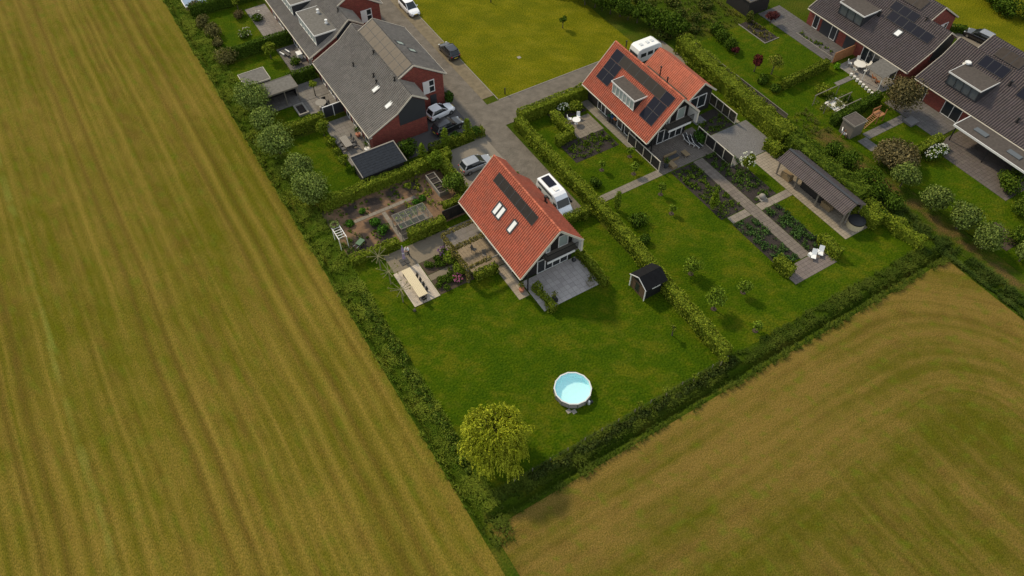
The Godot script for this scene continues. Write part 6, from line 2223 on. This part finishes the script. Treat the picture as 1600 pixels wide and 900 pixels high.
	bush("shrub", "bright shrub beside the brick corner behind the slate-blue shed", P(593, 223), Vector3(1.2, 0.9, 1.0), 800, 0.17, HA, HB)
	bush("shrub", "dark evergreen shrub between the slate-blue shed and conifers", P(640, 240), Vector3(1.3, 1.4, 1.3), 1400, 0.18, DA, DB)
	bush("shrub", "shrub against the brick front gable corner by the road", P(700, 160), Vector3(0.8, 1.0, 0.9), 800, 0.17, DA, Color(0.06, 0.12, 0.02))
	var bl := MB.new()
	var lg := thing("folding_lounger", "black and white lounger on the dark patio by the round tree", "lounger", P(447, 86) + Vector3.UP * 0.05, 0.25)
	bl.box(-0.2, 0.25, -0.9, 0.2, 0.35, 0.9)
	part(lg, "mat", bl, M.black)
	for s in [-1.0, 1.0]:
		var wg := MB.new()
		wg.hexa([Vector3(s * 0.45, 0.1, 0.1), Vector3(s * 0.45 + 0.22, 0.1, 0.1), Vector3(s * 0.45 + 0.12, 0.1, -0.9), Vector3(s * 0.45, 0.1, -0.9), Vector3(s * 0.45, 0.3, 0.1), Vector3(s * 0.45 + 0.22, 0.3, 0.1), Vector3(s * 0.45 + 0.12, 0.3, -0.9), Vector3(s * 0.45, 0.3, -0.9)])
		part(lg, "side_cushion", wg, M.white)
	for x in [-0.18, 0.18]:
		for z in [-0.8, 0.8]:
			var f := MB.new()
			f.bar(Vector3(x, 0, z), Vector3(x, 0.25, z), 0.04, 0.04)
			part(lg, "leg", f, M.steel)
	var bx := MB.new()
	bx.box(22.75, 0.05, -96.9, 23.4, 0.75, -96.0)
	bx.box(22.7, 0.752, -96.95, 23.42, 0.82, -95.95)
	one("storage_box", bx, M.plastic_white, "white storage box against the brick wall", "box")
	var tp := thing("covered_frame", "blue sheet in a pale frame beyond the dark top hedge", "frame", P(305, 6))
	var ts := MB.new()
	ts.bar(Vector3(-1.6, 0.5, 0), Vector3(1.6, 0.5, 0), 2.2, 0.06)
	part(tp, "sheet", ts, M.tarp_blue)
	var tf := MB.new()
	for s in [-1.14, 1.14]:
		tf.bar(Vector3(-1.7, 0.5, s), Vector3(1.7, 0.5, s), 0.1, 0.12)
	for s in [-1.66, 1.66]:
		tf.bar(Vector3(s, 0.5, -1.08), Vector3(s, 0.5, 1.08), 0.1, 0.12)
		for t in [-1.0, 1.0]:
			tf.bar(Vector3(s, 0.0, t), Vector3(s, 0.45, t), 0.08, 0.08)
	part(tp, "frame", tf, M.white)
	# conifers along the dark forecourt
	for q in [[661, 252, 3.0, "slim conifer at the shed end of the dark forecourt"], [697, 236, 3.9, "tall slim conifer in front of the black car"], [731, 218, 3.6, "slim conifer at the road end of the dark forecourt hedge"]]:
		column_tree(q[3], P(q[0], q[1]), q[2], 0.75)
	for q in [[712, 220], [745, 212]]:
		bush("shrub", "leafy shrub among the slim conifers by the forecourt", P(q[0], q[1]), Vector3(0.8, 0.8, 0.8), 600, 0.16, DA, Color(0.07, 0.13, 0.02), "shrubs among the conifers")
	for q in [[558, 262], [556, 268]]:
		bush("shrub", "small shrub against the end wall of the slate-blue shed", P(q[0], q[1]), Vector3(0.5, 0.6, 0.5), 240, 0.15, DA, HA, "shrubs at the slate-blue shed wall")
	for q in [[560, 213, "brown pots"], [574, 236, "white pots"]]:
		pot_plant("leafy plant in a %s pot against the brick patio wall" % ("brown" if q[2] == "brown pots" else "pale"), P(q[0], q[1]) + Vector3.UP * 0.05, 0.35, 0.4, M.terracotta if q[2] == "brown pots" else M.white, DA, DB)
	tree("small_tree", "young dark tree standing alone on the village green", P(879, 44), 2.3, 0.65, 6, 420, 0.16, DA, DB, "", "tree", 0.25)
	for q in [[767, 4], [789, 147]]:
		var p := P(q[0], q[1])
		var b := MB.new()
		b.bar(p, p + Vector3.UP * 1.0, 0.12, 0.12)
		one("bollard", b, M.black, "short dark wooden post at the edge of the village green", "post", "posts on the village green")
	var pm := MB.new()
	var pq := P(811, 90)
	pm.box(pq.x - 0.25, 0.02, pq.z - 0.25, pq.x + 0.25, 0.05, pq.z + 0.25)
	one("drain_cover", pm, M.stone, "pale square drain cover in the village green turf", "cover")

func build_far_gardens() -> void:
	# shrub belt behind the caravan
	for i in 17:
		var t := i / 16.0
		var p := V(lerpf(63.5, 72.8, t) + rng.randf_range(-0.8, 0.8), lerpf(-93.0, -71.5, t))
		tree("belt_tree", "dark leafy tree in the belt between village green and meadow", p, rng.randf_range(2.6, 4.2), rng.randf_range(1.5, 2.1), 10, 1300, 0.22, DA * 0.9, DB, "trees in the dark belt", "tree", 0.1)
	for i in 14:
		var p := V(rng.randf_range(70.0, 82.0), rng.randf_range(-90.0, -72.0))
		if p.x - 70.0 < (p.z + 72.0) * -0.35: p.x += 3.0
		bush("meadow_shrub", "loose olive shrub in the rough meadow behind the tree belt", p, Vector3(1.3, 0.7, 1.3), 500, 0.2, DA, Color(0.12, 0.12, 0.03), "shrubs in the rough meadow")
	# first brick house garden on the right
	var s := flat_shed("garden_store", "black garden store with a dark sloping roof beside the brick house", 84.6, -75.5, 89.0, -70.6, 2.6, M.black_board, M.anthracite, M.grey_wood)
	s.set_meta("category", "shed")
	tree("copper_tree", "dark red copper-leaved tree on the edge of the garden lawn", P(1178, 112), 3.0, 0.9, 8, 900, 0.18, Color(0.075, 0.016, 0.016), Color(0.14, 0.035, 0.03), "", "tree", 0.1)
	tree("copper_tree", "red-leaved shrub tree in front of the black garden store", P(1203, 38), 2.6, 1.2, 8, 900, 0.18, Color(0.07, 0.022, 0.022), Color(0.13, 0.045, 0.04), "", "tree", 0.15)
	tree("copper_tree", "low dark red shrub at the end of the soil strip", P(1148, 85), 1.4, 0.7, 5, 380, 0.17, Color(0.06, 0.018, 0.018), Color(0.11, 0.03, 0.03), "", "tree", 0.1)
	tree("garden_tree", "loose yellow-green tree on the brick house lawn", P(1205, 116), 3.2, 1.5, 8, 700, 0.17, HA, Color(0.24, 0.24, 0.04), "", "tree", 0.25)
	for q in [[1128, 62, 1.5, 1.2], [1140, 76, 1.1, 0.9], [1118, 52, 1.2, 1.0], [1190, 128, 1.0, 0.6], [1208, 140, 1.0, 0.6]]:
		bush("shrub", "dark shrub in the soil strip along the garden lawn", P(q[0], q[1]), Vector3(q[2], q[3], q[2]), 800, 0.18, DA * 0.9, DB, "dark shrubs in the soil strip")
	rect_sheet("soil_bed", 82.4, -69.8, 85.0, -64.3, 0.04, M.dark_soil)
	rect_sheet("soil_bed", 88.2, -63.6, 89.3, -56.6, 0.04, M.dark_soil)
	patch("flowering perennials in the edged bed before the garden store", 82.6, -69.6, 84.8, -64.5, 60, 0.35, DA, Color(0.16, 0.14, 0.03), "perennials")
	patch("clipped low plants in the strip along the brick house patio", 88.3, -63.4, 89.2, -56.8, 40, 0.3, DA, HA, "edging_plants", 0.25)
	for q in [[82.3, -69.9, 82.38, -64.2], [82.3, -64.2, 85.1, -64.12], [88.1, -63.7, 88.18, -56.5]]:
		kerb(q[0], q[1], q[2], q[3], M.stone, 0.12)
	bush("topiary", "round clipped shrub on a square dark pedestal by the bed", P(1172, 36), Vector3(0.75, 1.3, 0.75), 600, 0.16, DA, Color(0.13, 0.12, 0.03), "", 2)
	panel_fence("orange-brown plank screen between the two brick house patios", V(87.2, -55.6), V(91.1, -55.6), 2, 1.7, M.orange_wood, M.orange_wood)
	panel_fence("low dark wooden fence between the tall hedge and the far lawns", V(72.9, -69.0), V(72.9, -50.0), 10, 0.8, M.grey_wood, M.grey_wood)
	# patio of the first brick house
	round_table("round pale table on the bright patio of the brick house", P(1341, 107) + Vector3.UP * 0.05, 0.85, M.shell)
	for i in 5:
		var t := TAU * i / 5.0 + 0.4
		chair("wicker_chair", "pale wicker chair around the round pale patio table", P(1341, 107) + Vector3(cos(t) * 1.3, 0.05, sin(t) * 1.3), -t - PI / 2, M.shell, "wicker chairs round the patio table")
	var aw := thing("patio_canopy", "grey fabric canopy over the bright brick house patio", "canopy", V(89.3, -49.2))
	var ac := MB.new()
	ac.bar(Vector3(1.75, 2.5, 0), Vector3(-1.7, 2.2, 0), 3.0, 0.05)
	part(aw, "canopy", ac, M.felt)
	for z in [-1.4, 1.4]:
		var p := MB.new()
		p.bar(Vector3(-1.6, 0, z), Vector3(-1.6, 2.18, z), 0.08, 0.08)
		part(aw, "post", p, M.white)
	for i in 9:
		var p := P(1329 + i * 4.6, 119 + i * 4.2)
		var b := MB.new()
		b.tube(p + Vector3.UP * 0.03, p + Vector3.UP * 0.45, 0.16, 0.2, 10)
		one("white_pot", b, M.shell, "small white pot in the row edging the bright patio", "pot", "white pots edging the patio")
	for q in [[1364, 126], [1370, 132]]:
		chair("wooden_chair", "reddish wooden chair beside the potted plants on the bright patio", P(q[0], q[1]) + Vector3.UP * 0.05, 1.0, M.red_wood, "wooden chairs on the bright patio")
	bush("shrub", "vivid light green shrub at the corner of the bright patio", P(1308, 107), Vector3(0.6, 0.5, 0.6), 350, 0.15, Color(0.08, 0.20, 0.01), Color(0.17, 0.34, 0.02))
	paving("garden_path", 84.0, -52.2, 86.9, -51.4, 0.6, 0.6, Color(0.20, 0.18, 0.165), Color(0.15, 0.135, 0.125), 0.05)
	tree("oak_tree", "big brown-green tree between the two dark-roofed brick houses", P(1398, 172), 5.4, 3.0, 26, 4800, 0.2, Color(0.075, 0.066, 0.028), Color(0.17, 0.14, 0.062), "", "tree", 0.12)
	bush("copper_shrub", "large dome-shaped brown-green shrub beside the sloping path", P(1394, 258), Vector3(3.3, 1.9, 2.7), 5200, 0.19, Color(0.095, 0.08, 0.034), Color(0.20, 0.165, 0.075), "", 6)
	bush("flowering_shrub", "white flowering shrub against the clipped hedge", P(1459, 246), Vector3(1.9, 0.9, 1.0), 1100, 0.17, DA, HA, "", 5, Color(0.72, 0.72, 0.66), 90)
	# white garden with trellis beams
	var rk := thing("garden_pergola", "open pale trellis frame over the white gravel garden", "trellis", V(80.3, -48.6))
	for z in [-1.6, 0.4, 2.0]:
		var b := MB.new()
		b.bar(Vector3(-2.6, 1.7, z), Vector3(2.2, 1.7, z), 0.09, 0.09)
		part(rk, "beam", b, M.grey_wood)
		for x in [-2.4, 2.0]:
			var p := MB.new()
			p.bar(Vector3(x, 0, z), Vector3(x, 1.65, z), 0.08, 0.08)
			part(rk, "post", p, M.grey_wood)
	rect_sheet("gravel_garden", 79.6, -49.8, 81.9, -47.6, 0.04, M.shell)
	bush("shrub", "bright yellow-green shrub beside the white gravel garden", P(1282, 148), Vector3(1.3, 0.9, 1.2), 900, 0.17, HA, HB)
	bush("shrub", "small dark shrub on the far side of the white gravel garden", P(1321, 158), Vector3(0.8, 0.6, 0.8), 400, 0.16, DA, DB)
	patch("pale-leaved plants scattered over the white gravel garden", 78.2, -50.6, 82.6, -46.8, 90, 0.35, DA, Color(0.22, 0.23, 0.08), "gravel_plants", 0.3)
	flat_shed("tool_shed", "small weathered shed with dark flat roof beside the swing seat", 76.85, -44.7, 79.15, -42.6, 2.2, M.grey_wood, M.dark_felt, M.stone)
	var sw := thing("swing_seat", "white cushioned wooden swing seat at the shed wall", "seat", P(1318, 210), 0.6)
	for s2 in [-0.7, 0.7]:
		var b := MB.new()
		b.bar(Vector3(s2, 0, 0.4), Vector3(s2, 1.3, 0), 0.07, 0.07)
		b.bar(Vector3(s2, 0, -0.4), Vector3(s2, 1.3, 0), 0.07, 0.07)
		part(sw, "leg", b, M.orange_wood)
	var se := MB.new()
	se.box(-0.62, 0.42, -0.25, 0.62, 0.55, 0.3)
	part(sw, "seat", se, M.plastic_white)
	var sb := MB.new()
	sb.bar(Vector3(0, 0.56, -0.26), Vector3(0, 1.0, -0.4), 1.24, 0.1)
	part(sw, "backrest", sb, M.plastic_white)
	var py := thing("play_tower", "orange wooden climbing tower with a ladder beside the path", "play tower", V(82.8, -43.6))
	for x in [-0.6, 0.6]:
		for z in [-0.5, 0.5]:
			var b := MB.new()
			b.bar(Vector3(x, 0, z), Vector3(x, 1.9, z), 0.1, 0.1)
			part(py, "post", b, M.orange_wood)
	var pf := MB.new()
	pf.box(-0.65, 1.1, -0.55, 0.65, 1.18, 0.55)
	part(py, "platform", pf, M.orange_wood)
	for i in 8:
		var b := MB.new()
		b.bar(Vector3(-0.8 - i * 0.22, 1.05 - i * 0.13, -0.35), Vector3(-0.8 - i * 0.22, 1.05 - i * 0.13, 0.35), 0.07, 0.05)
		part(py, "ladder_rung", b, M.orange_wood)
	for z in [-0.38, 0.38]:
		var b := MB.new()
		b.bar(Vector3(-0.66, 1.12, z), Vector3(-2.6, 0.0, z), 0.08, 0.06)
		part(py, "ladder_rail", b, M.orange_wood)
	var wl := MB.new()
	wl.box(-0.66, 1.5, -0.6, 0.66, 1.75, -0.56)
	part(py, "side_board", wl, M.orange_wood)
	var sl := MB.new()
	sl.box(85.6, 0.05, -41.6, 87.2, 0.32, -40.2)
	one("stone_bench", sl, M.greypave, "flat grey stone block on the brick house patio", "bench")
	for i in 5:
		var q: Array = [[1406, 292, 3.6, 1.9], [1453, 327, 3.5, 2.0], [1494, 357, 4.0, 2.1], [1533, 388, 3.7, 1.95], [1592, 408, 3.0, 1.6]][i]
		tree("round_willow", ["round grey-green willow beside the dome-shaped brown shrub", "round grey-green willow second along the dirt path", "round grey-green willow third along the dirt path", "round grey-green willow by the bare soil patch", "grey-green willow at the end of the dirt path row"][i], P(q[0], q[1]), q[2], q[3], 24, 4000, 0.18, WA * 0.85, WB * 0.85, "grey-green willows beside the dirt path", "tree", 0.12)
	for q in [[1370, 306, 1.6], [1390, 322, 1.4], [1350, 285, 1.8], [1320, 262, 1.7], [1300, 245, 1.5], [1375, 345, 1.0]]:
		bush("hedgerow_shrub", "dark green shrub in the row behind the open shelter", P(q[0], q[1]), Vector3(q[2], q[2] * 0.8, q[2]), 1000, 0.18, DA, DB, "shrubs behind the open shelter")
	for q in [[1580, 300, 1.5], [1590, 330, 1.7], [1570, 285, 1.2], [1595, 280, 1.4], [1585, 375, 1.5]]:
		bush("shrub", "dense green shrub at the edge of the veranda lawn", P(q[0], q[1]), Vector3(q[2], q[2] * 0.7, q[2]), 900, 0.18, DA, DB.lerp(HB, 0.2), "shrubs by the veranda lawn")
	rect_sheet("soil_bed", 77.8, -23.4, 80.6, -19.8, 0.04, M.soil)
	car("dark car parked behind the brick houses beside the grass", P(1528, 62), PI / 2 + 0.15, M.car_black, M.car_grey, 4.4)
	for i in 12:
		bush("far_shrub", "dense green shrub in the thicket beyond the far lawn", V(119.5 + rng.randf_range(-1, 3.5), -60.0 + i * 1.6), Vector3(1.8, 1.5, 1.8), 800, 0.22, DA, DB, "shrubs in the far thicket")

func build_verges() -> void:
	var ga := Color(0.085, 0.150, 0.012)
	var gb := Color(0.195, 0.235, 0.026)
	tufts("verge_grass", "tall rough grass along the ditch beside the striped field", [[11.5, -125.0, 13.4, -66.5, 22.0], [11.4, -66.5, 13.4, -24.0, 22.0], [10.35, -125.0, 11.5, -24.0, 9.0], [12.6, -122.0, 14.0, -115.5, 16.0]], 0.42, ga, gb)
	tufts("ditch_grass", "dark rough grass along the ditch below the pool lawn", [[13.2, -25.3, 71.5, -23.6, 26.0], [12.0, -23.0, 71.0, -22.2, 14.0], [10.5, -23.5, 13.0, -20.6, 8.0]], 0.45, Color(0.045, 0.08, 0.009), Color(0.105, 0.135, 0.018))
	tufts("reed_grass", "rough green grass in the ditch beyond the field corner", [[71.2, -25.0, 73.6, -6.0, 22.0], [69.8, -33.0, 73.2, -24.0, 16.0]], 0.5, Color(0.03, 0.06, 0.01), Color(0.08, 0.11, 0.02))
	tufts("meadow_grass", "rough olive meadow grass behind the tree belt", [[72.5, -95.0, 84.0, -70.0, 5.0], [72.9, -50.0, 76.4, -45.0, 6.0]], 0.4, Color(0.05, 0.08, 0.012), Color(0.15, 0.14, 0.035))
	# leafy scrub on the ditch bank below the dining deck and towards the willow
	for i in 26:
		var z := lerpf(-52.0, -28.5, i / 25.0) + rng.randf_range(-0.3, 0.3)
		bush("bank_shrub", "leafy scrub on the ditch bank beside the pool lawn", V(12.55 + rng.randf_range(-0.35, 0.35), z), Vector3(0.6, 0.36, 0.7) * rng.randf_range(0.75, 1.2), 340, 0.17, Color(0.055, 0.105, 0.012), Color(0.145, 0.175, 0.025), "scrub along the ditch bank", 3)
	for i in 28:
		var x := lerpf(17.0, 41.0, i / 27.0) + rng.randf_range(-0.3, 0.3)
		bush("bank_shrub", "low dark scrub between pool lawn and ditch", V(x, -24.45 + rng.randf_range(-0.15, 0.15)), Vector3(0.7, 0.38, 0.5) * rng.randf_range(0.8, 1.2), 240, 0.16, Color(0.03, 0.05, 0.012), Color(0.075, 0.09, 0.02), "low scrub along the ditch", 3)
	# wire fence along the pool lawn
	var f := thing("wire_fence", "thin wire fence on posts along the ditch edge of the pool lawn", "fence", V(15.5, -25.15))
	for i in 14:
		var b := MB.new()
		b.bar(Vector3(i * 1.95, -0.05, 0), Vector3(i * 1.95, 0.8, 0), 0.06, 0.06)
		part(f, "post", b, M.grey_wood)
	var w := MB.new()
	for y in [0.35, 0.72]:
		w.bar(Vector3(0, y, 0), Vector3(25.35, y, 0), 0.01, 0.01)
	part(f, "wire", w, M.mud)
